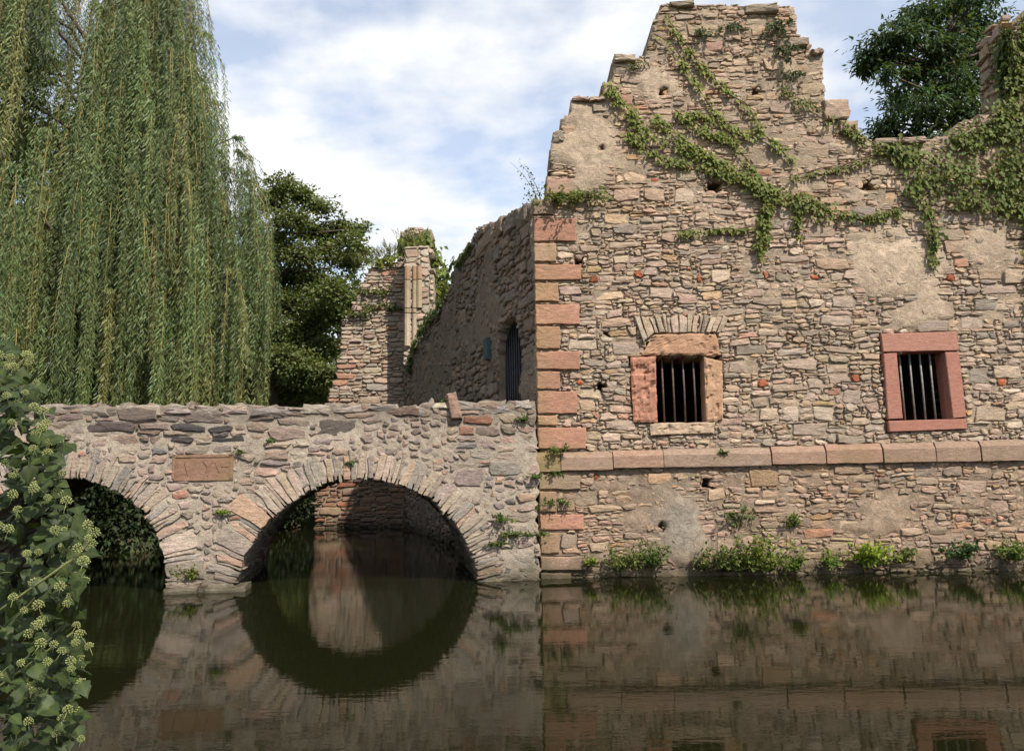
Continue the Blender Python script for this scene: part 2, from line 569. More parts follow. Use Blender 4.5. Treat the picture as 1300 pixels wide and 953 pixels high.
def rect_outline(u0, u1, v0, v1, rng, j=0.006, nu=3, nv=2):
    P = []
    for a in range(nu): P.append((u0 + (u1 - u0) * a / nu, v0))
    for a in range(nv): P.append((u1, v0 + (v1 - v0) * a / nv))
    for a in range(nu): P.append((u1 - (u1 - u0) * a / nu, v1))
    for a in range(nv): P.append((u0, v1 - (v1 - v0) * a / nv))
    return np.array([(a + rng.uniform(-j, j), b + rng.uniform(-j, j)) for a, b in P])

def quad_outline(P4, rng, j=0.004, k=3):
    """outline of a four-cornered block, each side split in k"""
    P = []
    for q in range(4):
        a = np.array(P4[q]); b = np.array(P4[(q + 1) % 4])
        for i in range(k): P.append(a + (b - a) * i / k)
    return np.array([(a + rng.uniform(-j, j), b + rng.uniform(-j, j)) for a, b in P])

def dressed(fr, outline, p, rng, col, base=-0.30, bev=0.012, rough=0.002):
    U, V, H, f = stone_geo(outline, p, rng, base, bev, 0.004, rough)
    b = MB(); b.add(fr(U, V, H), f, col)
    return b

# ------------------------------------------------------------------ water and ground
def smooth(x, a, b):
    t = np.clip((x - a) / (b - a), 0, 1)
    return t * t * (3 - 2 * t)

def axis(lo, hi, a, b, d):
    x = list(np.arange(a, b + d / 2, d)); s = d
    while x[-1] < hi: s *= 1.35; x.append(x[-1] + s)
    s = d
    while x[0] > lo: s *= 1.35; x.insert(0, x[0] - s)
    return np.array(x)

gx = axis(-900, 900, -14, 16, 0.35); gy = axis(-300, 1500, -2, 32, 0.35)
GX, GY = np.meshgrid(gx, gy, indexing='ij')
wob = (fbm(GX * .5, GY * .5, 3) - .5) * 1.2
front = smooth(GY + wob * .5, 2.6, 1.9)                                   # near bank
left = smooth(GX + wob, -6.2, -7.0) * smooth(GY + wob * .3, 15.1, 15.8)        # bank beyond the bridge
farl = smooth(GX, -11.5, -12.5) * smooth(GY, 7.6, 8.4)
back = smooth(GY + wob, 22.2, 23.2)
inside = smooth(GX + 0.28 * (GY - 10.5), 0.75, 1.05) * smooth(GY, 10.9, 11.2)
land = np.maximum.reduce([left, back, farl])
GZ = -0.7 + front * 0.85
GZ = np.maximum(GZ, -0.7 + land * 1.75 + land * (fbm(GX * .8, GY * .8, 8) - .5) * .25)
GZ = np.maximum(GZ, -0.7 + inside * 2.0)
nx, ny = GX.shape
ii, jj = np.meshgrid(np.arange(nx - 1), np.arange(ny - 1), indexing='ij')
q = (ii * ny + jj).ravel()
m, t, b = new_mat('ground_soil')
geo = nd(t, 'ShaderNodeNewGeometry'); n_ = nd(t, 'ShaderNodeTexNoise'); n_.inputs['Scale'].default_value = 3; n_.inputs['Detail'].default_value = 9
t.links.new(geo.outputs['Position'], n_.inputs['Vector'])
r_ = nd(t, 'ShaderNodeValToRGB'); r_.color_ramp.elements[0].position = .35; r_.color_ramp.elements[0].color = (.05, .035, .02, 1)
r_.color_ramp.elements[1].position = .6; r_.color_ramp.elements[1].color = (.045, .07, .02, 1)
t.links.new(n_.outputs['Fac'], r_.inputs[0]); t.links.new(r_.outputs[0], b.inputs['Base Color']); b.inputs['Roughness'].default_value = .95
g = part('ground', mesh_np('ground', np.stack([GX.ravel(), GY.ravel(), GZ.ravel()], 1), np.stack([q, q + ny, q + ny + 1, q + 1], 1), smooth=True), m)
tagit(g, 'dark soil and grass of the moat banks and bed', None, None, 'structure')

m, t, b = new_mat('moat_water')
b.inputs['Base Color'].default_value = (0.008, 0.0085, 0.003, 1)
b.inputs['Roughness'].default_value = 0.015
b.inputs['IOR'].default_value = 1.17
geo = nd(t, 'ShaderNodeNewGeometry')
mp_ = nd(t, 'ShaderNodeMapping'); mp_.inputs['Scale'].default_value = (1.6, 4.2, 1)
t.links.new(geo.outputs['Position'], mp_.inputs[0])
w1 = nd(t, 'ShaderNodeTexNoise'); w1.inputs['Scale'].default_value = 2.6; w1.inputs['Detail'].default_value = 4; w1.inputs['Roughness'].default_value = .55
w2 = nd(t, 'ShaderNodeTexNoise'); w2.inputs['Scale'].default_value = 0.35; w2.inputs['Detail'].default_value = 2
t.links.new(mp_.outputs[0], w1.inputs['Vector']); t.links.new(geo.outputs['Position'], w2.inputs['Vector'])
mm = nd(t, 'ShaderNodeMath', operation='MULTIPLY'); t.links.new(w1.outputs['Fac'], mm.inputs[0]); t.links.new(w2.outputs['Fac'], mm.inputs[1])
bp = nd(t, 'ShaderNodeBump'); bp.inputs['Strength'].default_value = 0.045; bp.inputs['Distance'].default_value = 0.035
t.links.new(mm.outputs[0], bp.inputs['Height']); t.links.new(bp.outputs[0], b.inputs['Normal'])
wv = np.array([(-40, -3, 0), (40, -3, 0), (40, 24, 0), (-40, 24, 0)], float)
w = part('water', mesh_np('water', wv, [(0, 1, 2, 3)]), m)
tagit(w, 'still dark olive water of the moat', None, None, 'structure')

# ------------------------------------------------------------------ the gable wall
FY = 10.5
FA = Frame((0, FY, 0), (1, 0, 0), (0, -1, 0))
OUT = [(681, 800), (680, 510), (673, 256), (697, 250), (694, 228), (698, 218), (700, 190), (703, 174), (713, 166), (712, 151), (722, 147),
       (727, 127), (767, 125), (765, 108), (778, 98), (780, 74), (820, 72), (822, 60), (829, 45), (831, 28), (840, 8), (850, 5), (1004, 8),
       (1011, 20), (1013, 42), (1028, 53), (1030, 63), (1043, 65), (1045, 95), (1047, 129), (1066, 134), (1075, 156), (1087, 160),
       (1091, 173), (1106, 179), (1150, 178), (1190, 176), (1210, 171), (1216, 156), (1240, 150), (1264, 148), (1284, 146),
       (1287, 80), (1289, 30), (1297, 20), (1308, 12), (1330, -12), (1420, -30), (1420, 800)]
WIN1 = [(832, 452), (893, 452), (896, 536), (834, 536)]
WIN2 = [(1137, 448), (1197, 446), (1207, 532), (1145, 533)]
HOLES = [(841, 118, 3.6), (959, 117, 4.6), (907, 237, 7.5), (1102, 236, 5.5), (763, 490, 4.5), (897, 614, 5.0), (840, 668, 3.2),
         (735, 334, 4.0), (770, 425, 3.5), (764, 188, 3.0), (1262, 560, 3.0)]
PLASTER = [(750, 195, 52, 42, 1.05), (735, 150, 30, 25, .75), (840, 112, 30, 34, .7), (1140, 345, 78, 42, 1.05), (1255, 315, 45, 38, .85), (1165, 395, 50, 20, .9),
           (866, 668, 26, 38, 1.3), (785, 650, 34, 18, .55), (1000, 660, 40, 16, .5), (1150, 640, 45, 20, .5), (985, 88, 40, 22, .6), (1075, 190, 30, 22, .7),
           (1230, 640, 35, 20, .5), (930, 650, 40, 30, .6), (800, 215, 30, 20, .6), (1060, 160, 20, 18, .6), (1100, 660, 50, 25, .6), (1265, 400, 30, 40, .5)]

def uvE(e):
    c = FA.uv(e[0], e[1]); return c[0], c[1], e[2] / 96.0, e[3] / 96.0, e[4]
PL = [uvE(e) for e in PLASTER]
HL = [FA.uv(a, b) + (r / 96.0,) for a, b, r in HOLES]

def plaster(u, v):
    s = np.zeros(np.shape(u))
    for (a, b, ru, rv, k) in PL:
        s = np.maximum(s, k * np.exp(-(((u - a) / ru) ** 2 + ((v - b) / rv) ** 2) * 0.9))
    s = s + (fbm(u * 2.6, v * 3.6, 41, 5) - 0.5) * 1.5
    s = s - 0.04 * (v < 1.55)
    return np.clip((s - 0.30) / 0.34, 0, 1)

def facade_h(u, v):
    p = plaster(u, v)
    h = -0.011 + 0.031 * p + .009 * smooth(v, 4.2, 5.2) + .010 * smooth(v, 1.6, 1.2) + (fbm(u * 9, v * 9, 5) - .5) * 0.024 + (fbm(u * 1.1, v * 1.1, 9) - .5) * 0.03
    for (a, b, r) in HL:
        d = np.hypot(u - a, (v - b) * 1.05)
        h = np.where(d < r * 1.25, -0.42, h)
    return h

MORT = np.array([0.385, 0.297, 0.217])
def facade_mcol(u, v):
    p = plaster(u, v)
    k = 0.8 + 0.45 * fbm(u * 1.7, v * 1.7, 77)
    c = MORT[None, :] * k[:, None]
    c = c * (0.80 + 0.30 * p)[:, None]
    g = np.exp(-(((u - PL[6][0]) / .35) ** 2 + ((v - PL[6][1]) / .45) ** 2))
    c = c * (1 - g[:, None]) + g[:, None] * np.array([0.36, 0.33, 0.275])
    low = smooth(v, 1.7, 1.3)[:, None]
    return c * (1 - low * np.array([.24, .28, .30]))

PAL_F = [(5, (0.42, 0.315, 0.232)), (4, (0.39, 0.298, 0.226)), (3, (0.35, 0.272, 0.21)), (2.0, (0.43, 0.32, 0.222)), (1.8, (0.43, 0.30, 0.226)),
         (.8, (0.29, 0.235, 0.19)), (1.6, (0.47, 0.37, 0.28)), (0.5, (0.42, 0.285, 0.17)), (.4, (0.41, 0.235, 0.16))]
BRICK = np.array([0.37, 0.115, 0.055])

gw = thing('gable_wall', 'tall ruined rubble gable wall with red quoins and two barred windows', 'wall', (3.4, FY, -0.6))
rng = random.Random(4)
ms = Masonry(FA, 0.30, 8.6, -0.6, 8.4, 0.053, 0.032, 11, wave=0.045, jit=.42)
ms.outline(FA.poly(OUT))
W1 = FA.poly(WIN1); W2 = FA.poly(WIN2)
ms.cut(W1); ms.cut(W2)
for (a, b, r) in HL:
    ms.free &= ~(np.hypot(ms.CU - a, ms.CV - b) < r)
# dressed blocks leave no room for rubble
QUOIN = [(673, 254, 703, 274, 'b'), (674, 277, 731, 308, 'r'), (675, 309, 706, 334, 't'), (676, 336, 738, 357, 'r'), (677, 359, 709, 384, 'o'),
         (678, 386, 736, 413, 'r'), (680, 414, 711, 444, 'o'), (681, 446, 736, 470, 'r'), (681, 471, 711, 495, 'r'), (682, 496, 733, 526, 'r'),
         (682, 527, 708, 541, 'o'), (682, 542, 744, 571, 'r'), (680, 602, 737, 622, 'b'), (681, 623, 707, 650, 't'), (681, 652, 741, 673, 'r'),
         (681, 675, 711, 703, 't'), (681, 705, 745, 724, 'p'), (681, 726, 725, 760, 'b'), (694, 228, 725, 249, 'p')]
QC = {'b': (0.26, 0.19, 0.13), 'r': (0.375, 0.195, 0.135), 't': (0.345, 0.225, 0.15), 'o': (0.36, 0.215, 0.13), 'p': (0.36, 0.235, 0.18)}
qn = 0
for (x0, y0, x1, y1, k) in QUOIN:
    a = FA.uv(x0, y1); b = FA.uv(x1, y1); c = FA.uv(x1, y0); d = FA.uv(x0, y0)
    left_edge = 0.305 if x0 < 690 else a[0]
    P4 = [(left_edge, a[1] + .006), (b[0], b[1] + .006), (c[0], c[1] - .006), (left_edge, d[1] - .006)]
    ms.cut([(P4[0][0] - .3 * (x0 < 690), P4[0][1]), P4[1], P4[2], (P4[3][0] - .3 * (x0 < 690), P4[3][1])], core=False)
    col = np.array(QC[k]) * rng.uniform(.88, 1.12)
    mb = dressed(FA, quad_outline(P4, rng, .006, 5), 0.035 + rng.uniform(0, .015), rng, col, base=-0.40 if x0 < 690 else -0.2, bev=0.014, rough=.003)
    if y0 > 330:                                            # rain wash has left a mossy olive streak down the corner
        Vq = np.vstack(mb.v); kq = np.clip((0.56 - Vq[:, 0]) / .24, 0, 1)[:, None] * rng.uniform(.05, .4)
        mb.c = [np.vstack(mb.c) * (1 - kq) + kq * np.array([.27, .215, .10])]
    part('quoin', mb.mesh('quoin'), M_SAND, gw)
# string course
SC = [(680, 574, 712, 599), (712, 573, 778, 597), (778, 571, 842, 594), (842, 569, 978, 592), (979, 566, 1047, 589), (1048, 563, 1119, 588),
      (1120, 562, 1186, 587), (1187, 560, 1243, 586), (1244, 558, 1312, 585), (1313, 556, 1372, 584), (1373, 555, 1420, 583)]
for i, (x0, y0, x1, y1) in enumerate(SC):
    a = FA.uv(x0, y1); c = FA.uv(x1, y0); d = FA.uv(x0, y0); b = FA.uv(x1, y1)
    z0 = (a[1] + b[1]) / 2; z1 = (c[1] + d[1]) / 2
    ua = a[0] + .004 - (0.05 if i == 0 else 0); ub = b[0] - .004
    ms.cut([(ua, z0), (ub, z0), (ub, z1), (ua, z1)], core=False)
    pj = 0.07 + rng.uniform(-.008, .008)
    # profile with a weathered top
    prof = [(-0.25, z0), (pj - .006, z0), (pj, z0 + .008), (pj, z1 - .075), (pj - .012, z1 - .06), (0.015, z1 - .003), (0.0, z1), (-0.25, z1)]
    nseg = 7; V = []; fs = []
    for s_ in range(nseg + 1):
        uu = ua + (ub - ua) * s_ / nseg
        dz = 0 if s_ not in (0, nseg) else -.004
        for (h, z) in prof:
            V.append(FA(uu, z + rng.uniform(-.004, .004), h + dz + rng.uniform(-.004, .004)))
    V = np.array(V); k = len(prof)
    for s_ in range(nseg):
        for p_ in range(k):
            x = s_ * k + p_; y = s_ * k + (p_ + 1) % k
            fs.append((x, x + k, y + k, y))
    fs.append(tuple(range(k))); fs.append(tuple(nseg * k + p_ for p_ in range(k))[::-1])
    mb = MB(); mb.add(V, fs, np.array([(.24, .18, .09), (.30, .205, .15), (.30, .19, .135), (.285, .20, .15), (.31, .20, .145), (.32, .195, .14), (.27, .18, .13), (.28, .19, .14), (.265, .185, .135), (.28, .17, .12), (.28, .17, .12)][i]))
    part('string_course_block', mb.mesh('string_course_block'), M_SAND, gw)

# windows: reveal, lintel, jambs, sill, bars
def eroded(P4, p, col, amp, pit, seed, n1=22, n2=14, base=-.22):
    """weathered block: a quad front broken up by flaking and pits, with sides"""
    P4 = np.array(P4)
    a = np.linspace(0, 1, n1 + 1); b_ = np.linspace(0, 1, n2 + 1)
    A, B = np.meshgrid(a, b_, indexing='ij')
    Q = (P4[0] * ((1 - A) * (1 - B))[..., None] + P4[1] * (A * (1 - B))[..., None] + P4[2] * (A * B)[..., None] + P4[3] * ((1 - A) * B)[..., None])
    edge = np.minimum.reduce([A * n1, (1 - A) * n1, B * n2, (1 - B) * n2])
    fl = fbm(Q[..., 0] * 9, Q[..., 1] * 9, seed, 4); pt_ = vnoise(Q[..., 0] * 24, Q[..., 1] * 24, seed + 3)
    H = p - amp * np.clip((fl - .48) * 4, 0, 1) - (fbm(Q[..., 0] * 30, Q[..., 1] * 30, seed + 7) - .5) * amp * .5 - pit * np.clip((pt_ - .74) * 6, 0, 1) - .012 * (edge < .5)
    w_ = (fbm(Q[..., 0] * 14, Q[..., 1] * 14, seed + 9) - .5) * .022 * (edge < .5)
    V = FA(Q[..., 0] + w_, Q[..., 1] + w_, H).reshape(-1, 3)
    k = len(V); Vb = FA(Q[..., 0] + w_, Q[..., 1] + w_, np.full(H.shape, base)).reshape(-1, 3)
    I = lambda i, j: i * (n2 + 1) + j
    fs = [(I(i, j), I(i + 1, j), I(i + 1, j + 1), I(i, j + 1)) for i in range(n1) for j in range(n2)]
    for i in range(n1): fs += [(I(i, 0), I(i, 0) + k, I(i + 1, 0) + k, I(i + 1, 0)), (I(i + 1, n2), I(i + 1, n2) + k, I(i, n2) + k, I(i, n2))]
    for j in range(n2): fs += [(I(0, j + 1), I(0, j + 1) + k, I(0, j) + k, I(0, j)), (I(n1, j), I(n1, j) + k, I(n1, j + 1) + k, I(n1, j + 1))]
    mb = MB(); fresh = np.clip((fl - .5) * 5, 0, 1).reshape(-1, 1) * .18
    c = np.array(col)[None, :] * (1 - fresh) + np.array([.46, .30, .21])[None, :] * fresh
    mb.add(np.vstack([V, Vb]), fs, np.vstack([c, c]))
    return mb

def window(frame_px, col, op, rough_, bars, red):
    lint, jl, jr, sill = frame_px
    o = FA.poly(op)
    uL = (o[0][0] + o[3][0]) / 2; uR = (o[1][0] + o[2][0]) / 2; zb = (o[2][1] + o[3][1]) / 2; zt = (o[0][1] + o[1][1]) / 2
    # rebated inner reveal: two steps
    mb = MB()
    def ring(u0, u1, v0, v1, h): return [FA(a, b, h) for a, b in ((u0, v0), (u1, v0), (u1, v1), (u0, v1))]
    steps = [(-.035, 0.012), (-.035, -.05), (.0, -.065), (.0, -.17), (-.02, -.175), (-.02, -.23)]
    V = []
    for (g_, h) in steps: V += ring(uL + g_, uR - g_, zb + .002, zt - g_, h)
    fs = []
    for s_ in range(len(steps) - 1):
        for k in range(4):
            a = s_ * 4 + k; b_ = s_ * 4 + (k + 1) % 4
            fs.append((a, b_, b_ + 4, a + 4))
    mb.add(np.array(V), fs, np.array(col[2]) * .95)
    win = part('window', mb.mesh('window'), M_PLAIN, gw)
    for nm, pts, c in (('lintel', lint, col[0]), ('jamb', jl, col[1]), ('jamb', jr, col[2]), ('sill', sill, col[3])):
        P = FA.poly(pts)
        ms.cut(P)
        out_ = []
        for a in range(len(P)):
            p0 = P[a]; p1 = P[(a + 1) % len(P)]; k = max(1, int(np.linalg.norm(p1 - p0) / .09))
            for s_ in range(k): out_.append(p0 + (p1 - p0) * s_ / k + np.array([rng.uniform(-1, 1), rng.uniform(-1, 1)]) * rough_)
        c_ = np.mean(out_, 0); ext = np.ptp(np.array(out_), 0) / 2
        out_ = c_ + (np.array(out_) - c_) * (1 - .003 / ext)
        if nm == 'sill': out_ = out_ + 0
        mb = dressed(FA, out_, 0.045 + rng.uniform(-.004, .006), rng, np.array(c), base=-.22, bev=.010 + rough_, rough=rough_ * .45)
        if rough_ > .003:
            if nm == 'lintel': P4 = [P[0], P[5], P[3], P[2]]
            elif len(P) == 4: P4 = [P[3], P[2], P[1], P[0]]
            else: P4 = [P[4], P[3], (P[1] + P[2]) / 2, P[0]]
            left_ = nm == 'jamb' and len(P) == 4
            mb = eroded(P4, .05, c, .040 if left_ else .014, .022, 200 + len(P) * 3 + int(left_), 14 if nm == 'jamb' else 28, 28 if nm == 'jamb' else 12)
        part(nm, mb.mesh(nm), M_PLAIN if rough_ < .003 else M_PITTED, win)
    for k in range(bars):
        u = uL + (uR - uL) * (0.145 + 0.64 * k / (bars - 1) if red else 0.17 + 0.655 * k / (bars - 1))
        pts = [FA(u, zb - .03, -.10), FA(u + rng.uniform(-.004, .004), (zb + zt) / 2, -.10), FA(u, zt + .03, -.10)]
        V, f = tube(pts, 0.013, 8)
        mb = MB(); mb.add(V, f, (0, 0, 0)); part('bar', mb.mesh('bar', True), M_IRON2 if red else M_IRON, win)
    return win

w1 = window(([(814, 451), (818, 441), (830, 425), (908, 424), (913, 438), (914, 451)], [(800, 454), (832, 453), (834, 536), (804, 536)],
             [(893, 453), (914, 452), (918, 466), (917, 532), (896, 536)], [(825, 537), (907, 536), (906, 550), (826, 553)]),
            ((.41, .235, .145), (.375, .18, .12), (.41, .25, .155), (.42, .315, .22)), WIN1, .006, 4, False)
w2 = window(([(1116, 424), (1213, 421), (1216, 446), (1119, 448)], [(1119, 449), (1137, 448), (1145, 532), (1125, 533)],
             [(1197, 447), (1216, 447), (1225, 530), (1207, 532)], [(1125, 534), (1225, 531), (1227, 545), (1127, 549)]),
            ((.36, .18, .135), (.345, .16, .118), (.345, .16, .118), (.33, .152, .112)), WIN2, .0015, 4, True)

# flat relieving arch over the first window
edges_ = np.cumsum([0] + [rng.uniform(.6, 1.5) for _ in range(15)]); edges_ /= edges_[-1]
for k in range(15):
    f0 = edges_[k] + .004; f1 = edges_[k + 1] - .004
    def fan(f, top):
        x = 816 + (914 - 816) * f
        lean = (f - .5) * 1.15
        y = 424 - (0 if not top else 20 + 4 * math.sin(f * math.pi) + rng.uniform(-4, 3))
        if not top and f < .14: y += (0.14 - f) * 90
        return FA.uv(x + (lean * 20 if top else 0), y)
    P4 = [fan(f0, 0), fan(f1, 0), fan(f1, 1), fan(f0, 1)]
    P4[0] = (P4[0][0], P4[0][1] + .012); P4[1] = (P4[1][0], P4[1][1] + .012)
    ms.cut(P4, core=False)
    U, V, H, f = stone_geo(quad_outline(P4, rng, .009, 2), rng.uniform(.015, .055), rng, -.06, .012, .05)
    b_ = MB(); b_.add(FA(U, V, H), f, pick(rng, [(2, (.39, .305, .23)), (1, (.41, .31, .21)), (1, (.33, .27, .215))])); part('relieving_arch_stone', b_.mesh('relieving_arch_stone'), M_STONE, gw)

ms.forced = [FA.uv(a, b_) + (w_, h_, BRICK * k_) for a, b_, w_, h_, k_ in
             [(831, 231, 2, 3, .9), (757, 356, 2, 3, .7), (813, 352, 2, 3, 1), (884, 350, 1, 4, 1), (965, 351, 1, 4, 1), (737, 489, 2, 3, 1), (972, 489, 2, 3, 1.1),
              (1035, 354, 2, 2, 1), (1120, 353, 2, 3, .9), (1207, 352, 2, 3, .8), (1087, 484, 2, 3, 1), (1273, 485, 2, 3, 1), (752, 607, 1, 3, .8)]]

def facade_stone_col(c, k):
    # lower wall is browner and damper stone; upper gable paler
    if c[1] < 1.5: k = k * np.array([.90, .84, .80])
    if c[1] > 4.6: k = k * np.array([1.02, .98, .95])
    return k
SZ = [(2, 2, 1), (2.6, 3, 1), (2.8, 3, 2), (2.2, 2, 2), (3.2, 4, 2), (2.2, 5, 2), (1.9, 3, 3), (1.5, 4, 3), (1.0, 5, 3), (.6, 6, 3), (.7, 4, 4), (.35, 5, 5), (.6, 6, 1), (.5, 2, 3), (.6, 1, 1), (.5, 1, 2), (1.2, 4, 1)]
ms.lay(SZ, (640, (4, 8), (3, 6)), PAL_F, gap=.0045, prot=(-.005, .025), tilt=.06, bev=.011, colfn=facade_stone_col)
core = ms.core(facade_h, 0.75, facade_mcol)
part('wall_core', core, M_MORTAR, gw)
ms.stone_parts(gw, M_STONE)
# loose cap stones at the broken edges
for (x0, y0, x1, y1) in [(780, 72, 806, 82), (727, 124, 746, 130), (748, 124, 766, 130), (1030, 64, 1043, 72), (1046, 129, 1075, 154), (1064, 154, 1089, 170), (1240, 148, 1262, 160),
                         (850, 4, 880, 11), (945, 8, 985, 19), (1000, 50, 1024, 62), (1110, 176, 1140, 184), (1143, 176, 1172, 184), (765, 106, 778, 122), (702, 168, 716, 182)]:
    a = FA.uv(x0, y1); c = FA.uv(x1, y0)
    P = quad_outline([(a[0], a[1]), (c[0], a[1]), (c[0], c[1]), (a[0], c[1])], rng, .016, 3)
    U, V, H, f = stone_geo(P, rng.uniform(.05, .09), rng, -.5, .02, .06, .01)
    b_ = MB(); b_.add(FA(U, V, H), f, pick(rng, PAL_F[:5]) * .9); part('cap_stone', b_.mesh('cap_stone'), M_STONE, gw)
xs_ = FA.uv(1287, 80)[0] - .03
SS = Frame((xs_, FY - .02, 0), (0, 1, 0), (-1, 0, 0))
m2 = Masonry(SS, 0, .74, FA.uv(1277, 150)[1], FA.uv(1284, 22)[1], .075, .045, 19, wave=.03, jit=.4)
m2.lay(SZ, (10, (3, 6), (3, 5)), PAL_F, gap=.006, prot=(0, .07), tilt=.1, bev=.02)
m2.stone_parts(gw, M_STONE, limit=40)
# closed unseen box behind the windows, added to keep the openings dark
mb = MB()
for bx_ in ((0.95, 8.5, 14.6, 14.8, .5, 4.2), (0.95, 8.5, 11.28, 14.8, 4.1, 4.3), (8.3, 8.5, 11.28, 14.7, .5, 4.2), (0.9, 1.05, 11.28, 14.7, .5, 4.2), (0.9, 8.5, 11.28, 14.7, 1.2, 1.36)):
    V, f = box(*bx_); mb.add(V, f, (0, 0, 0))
part('window_dark_box', mb.mesh('window_dark_box'), M_DARK, gw)

# ------------------------------------------------------------------ the side wall running back from the corner
A0 = np.array([0.33, 10.62, 0]); A1 = np.array([-2.90, 22.0, 0])
e_ = (A1 - A0) / np.linalg.norm(A1 - A0); LEN = np.linalg.norm(A1 - A0)
n_out = np.array([-e_[1], e_[0], 0])
SW = Frame(A0, e_, n_out)
sw = thing('side_wall', 'shaded rubble wall with barred gate running back from the red corner', 'wall', tuple((A0 + A1) / 2 + np.array([0, 0, -.6])))
ms = Masonry(SW, -0.02, LEN, -0.6, 6.2, 0.085, 0.055, 23, wave=.05)
TOP = [SW.uv(*p) for p in [(672, 262), (655, 266), (640, 275), (625, 284), (606, 290), (598, 305), (588, 318), (580, 330), (572, 358), (566, 378), (556, 392), (545, 408), (534, 428), (524, 445)]]
ms.outline([(-.1, -.7)] + [(-.1, TOP[0][1])] + TOP + [(LEN + .1, TOP[-1][1]), (LEN + .1, -.7)])
G0 = SW.uv(662, 480)[0]; G1 = SW.uv(633, 480)[0]; GT = SW.uv(648, 402)[1]; GS = GT - .45; GB = 1.33
gate_poly = [(G0, GB), (G1, GB), (G1, GS)] + [((G0 + G1) / 2 + (G1 - G0) / 2 * math.cos(a), GS + .45 * math.sin(a)) for a in np.linspace(.3, math.pi - .3, 7)] + [(G0, GS)]
ms.cut(gate_poly)
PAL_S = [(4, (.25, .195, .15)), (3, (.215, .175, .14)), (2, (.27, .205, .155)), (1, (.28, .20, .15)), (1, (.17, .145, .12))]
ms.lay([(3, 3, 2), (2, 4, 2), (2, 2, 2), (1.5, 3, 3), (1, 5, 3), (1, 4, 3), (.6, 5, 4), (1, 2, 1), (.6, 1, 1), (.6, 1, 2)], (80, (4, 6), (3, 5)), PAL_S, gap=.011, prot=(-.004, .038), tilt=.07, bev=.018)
def side_h(u, v): return -.02 + (fbm(u * 5, v * 5, 31) - .5) * .06 + .04 * (fbm(u * .8, v * .8, 33) > .55)
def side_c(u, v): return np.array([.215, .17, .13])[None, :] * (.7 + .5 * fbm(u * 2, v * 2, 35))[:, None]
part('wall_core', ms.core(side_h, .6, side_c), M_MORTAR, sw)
ms.stone_parts(sw, M_STONE, limit=250)
# coping blocks
for (x0, x1, ytop) in ((628, 606, 286), (672, 656, 258), (655, 642, 266), (640, 630, 272)):
    u0, z0 = SW.uv(x0, ytop); u1, _ = SW.uv(x1, ytop)
    P = quad_outline([(u0, z0 - .26), (u1, z0 - .26), (u1, z0 - .02), (u0, z0)], rng, .02, 3)
    U, V, H, f = stone_geo(P, .05, rng, -.55, .03, .05, .015)
    b_ = MB(); b_.add(SW(U, V, H), f, pick(rng, PAL_S) * 1.1); part('coping_stone', b_.mesh('coping_stone'), M_STONE, sw)
# barred gate (arched) in the side wall
mb = MB()
fr_pts = [(G0 + .03, GB), (G0 + .03, GS)] + [((G0 + G1) / 2 - (G1 - G0 - .06) / 2 * math.cos(a), GS + .42 * math.sin(a)) for a in np.linspace(.15, math.pi - .15, 9)] + [(G1 - .03, GS), (G1 - .03, GB)]
V, f = tube([SW(a, b_, -.12) for a, b_ in fr_pts], .022, 6); mb.add(V, f, (0, 0, 0))
gate = part('gate', mb.mesh('gate', True), M_GATE, sw)
gate['label'] = 'dark arched iron bar gate'
for k in range(9):
    u = G0 + (G1 - G0) * (k + 1) / 10
    zt = GS + .42 * math.sqrt(max(0, 1 - ((u - (G0 + G1) / 2) / ((G1 - G0) / 2)) ** 2))
    V, f = tube([SW(u, GB + .03, -.12), SW(u, zt, -.12)], .014, 6); b_ = MB(); b_.add(V, f, (0, 0, 0)); part('bar', b_.mesh('bar', True), M_GATE, gate)
for z in (GB + .1, GB + 1.05):
    V, f = tube([SW(G0 + .03, z, -.14), SW(G1 - .03, z, -.14)], .018, 6); b_ = MB(); b_.add(V, f, (0, 0, 0)); part('rail', b_.mesh('rail', True), M_GATE, gate)
# small blue plate fixed beside the gate
a = SW.uv(625, 428); c = SW.uv(621, 458)
P = [(min(a[0], c[0]), c[1]), (max(a[0], c[0]), c[1]), (max(a[0], c[0]), a[1]), (min(a[0], c[0]), a[1])]
U, V, H, f = stone_geo(quad_outline(P, rng, .0, 2), .10, rng, .02, .006, 0, 0)
b_ = MB(); b_.add(SW(U, V, H), f, (0, 0, 0))
o = part('wall_sign', b_.mesh('wall_sign'), M_BLUE); tagit(o, 'small dark blue-grey plate on the shaded wall beside the barred gate', 'sign')

# ------------------------------------------------------------------ the bridge
YAW = math.radians(9.0)
BR = Frame((0.27, 10.36, 0), (-math.cos(YAW), -math.sin(YAW), 0), (math.sin(YAW), -math.cos(YAW), 0))
br = thing('stone_bridge', 'low stone bridge of two round arches with plaque over the moat', 'bridge', tuple(BR(3.6, -.6, -1.2)))
BL = 9.0
DECK = 1.42
ms = Masonry(BR, -0.02, BL, -0.6, 2.6, 0.066, 0.045, 37, wave=.045, jit=.42)
topb = [(682, 509), (660, 508), (640, 511), (620, 507), (600, 512), (586, 514), (566, 513), (545, 506), (530, 514), (500, 515), (470, 513), (430, 514), (400, 516), (345, 517),
        (310, 513), (262, 516), (235, 514), (180, 512), (130, 515), (80, 514), (50, 517), (0, 520), (-300, 522)]
tb = [BR.uv(*p) for p in topb]
ms.outline([(-.05, -.7)] + [(-.05, tb[0][1])] + tb + [(BL + .2, tb[-1][1]), (BL + .2, -.7)])
def arch(lx, rx, crown):
    l = BR.uv(*lx)[0]; r = BR.uv(*rx)[0]; cz = BR.uv(*crown)[1]
    hw = (l - r) / 2
    R = (hw * hw + cz * cz) / (2 * cz)
    return ((l + r) / 2, cz - R, R)
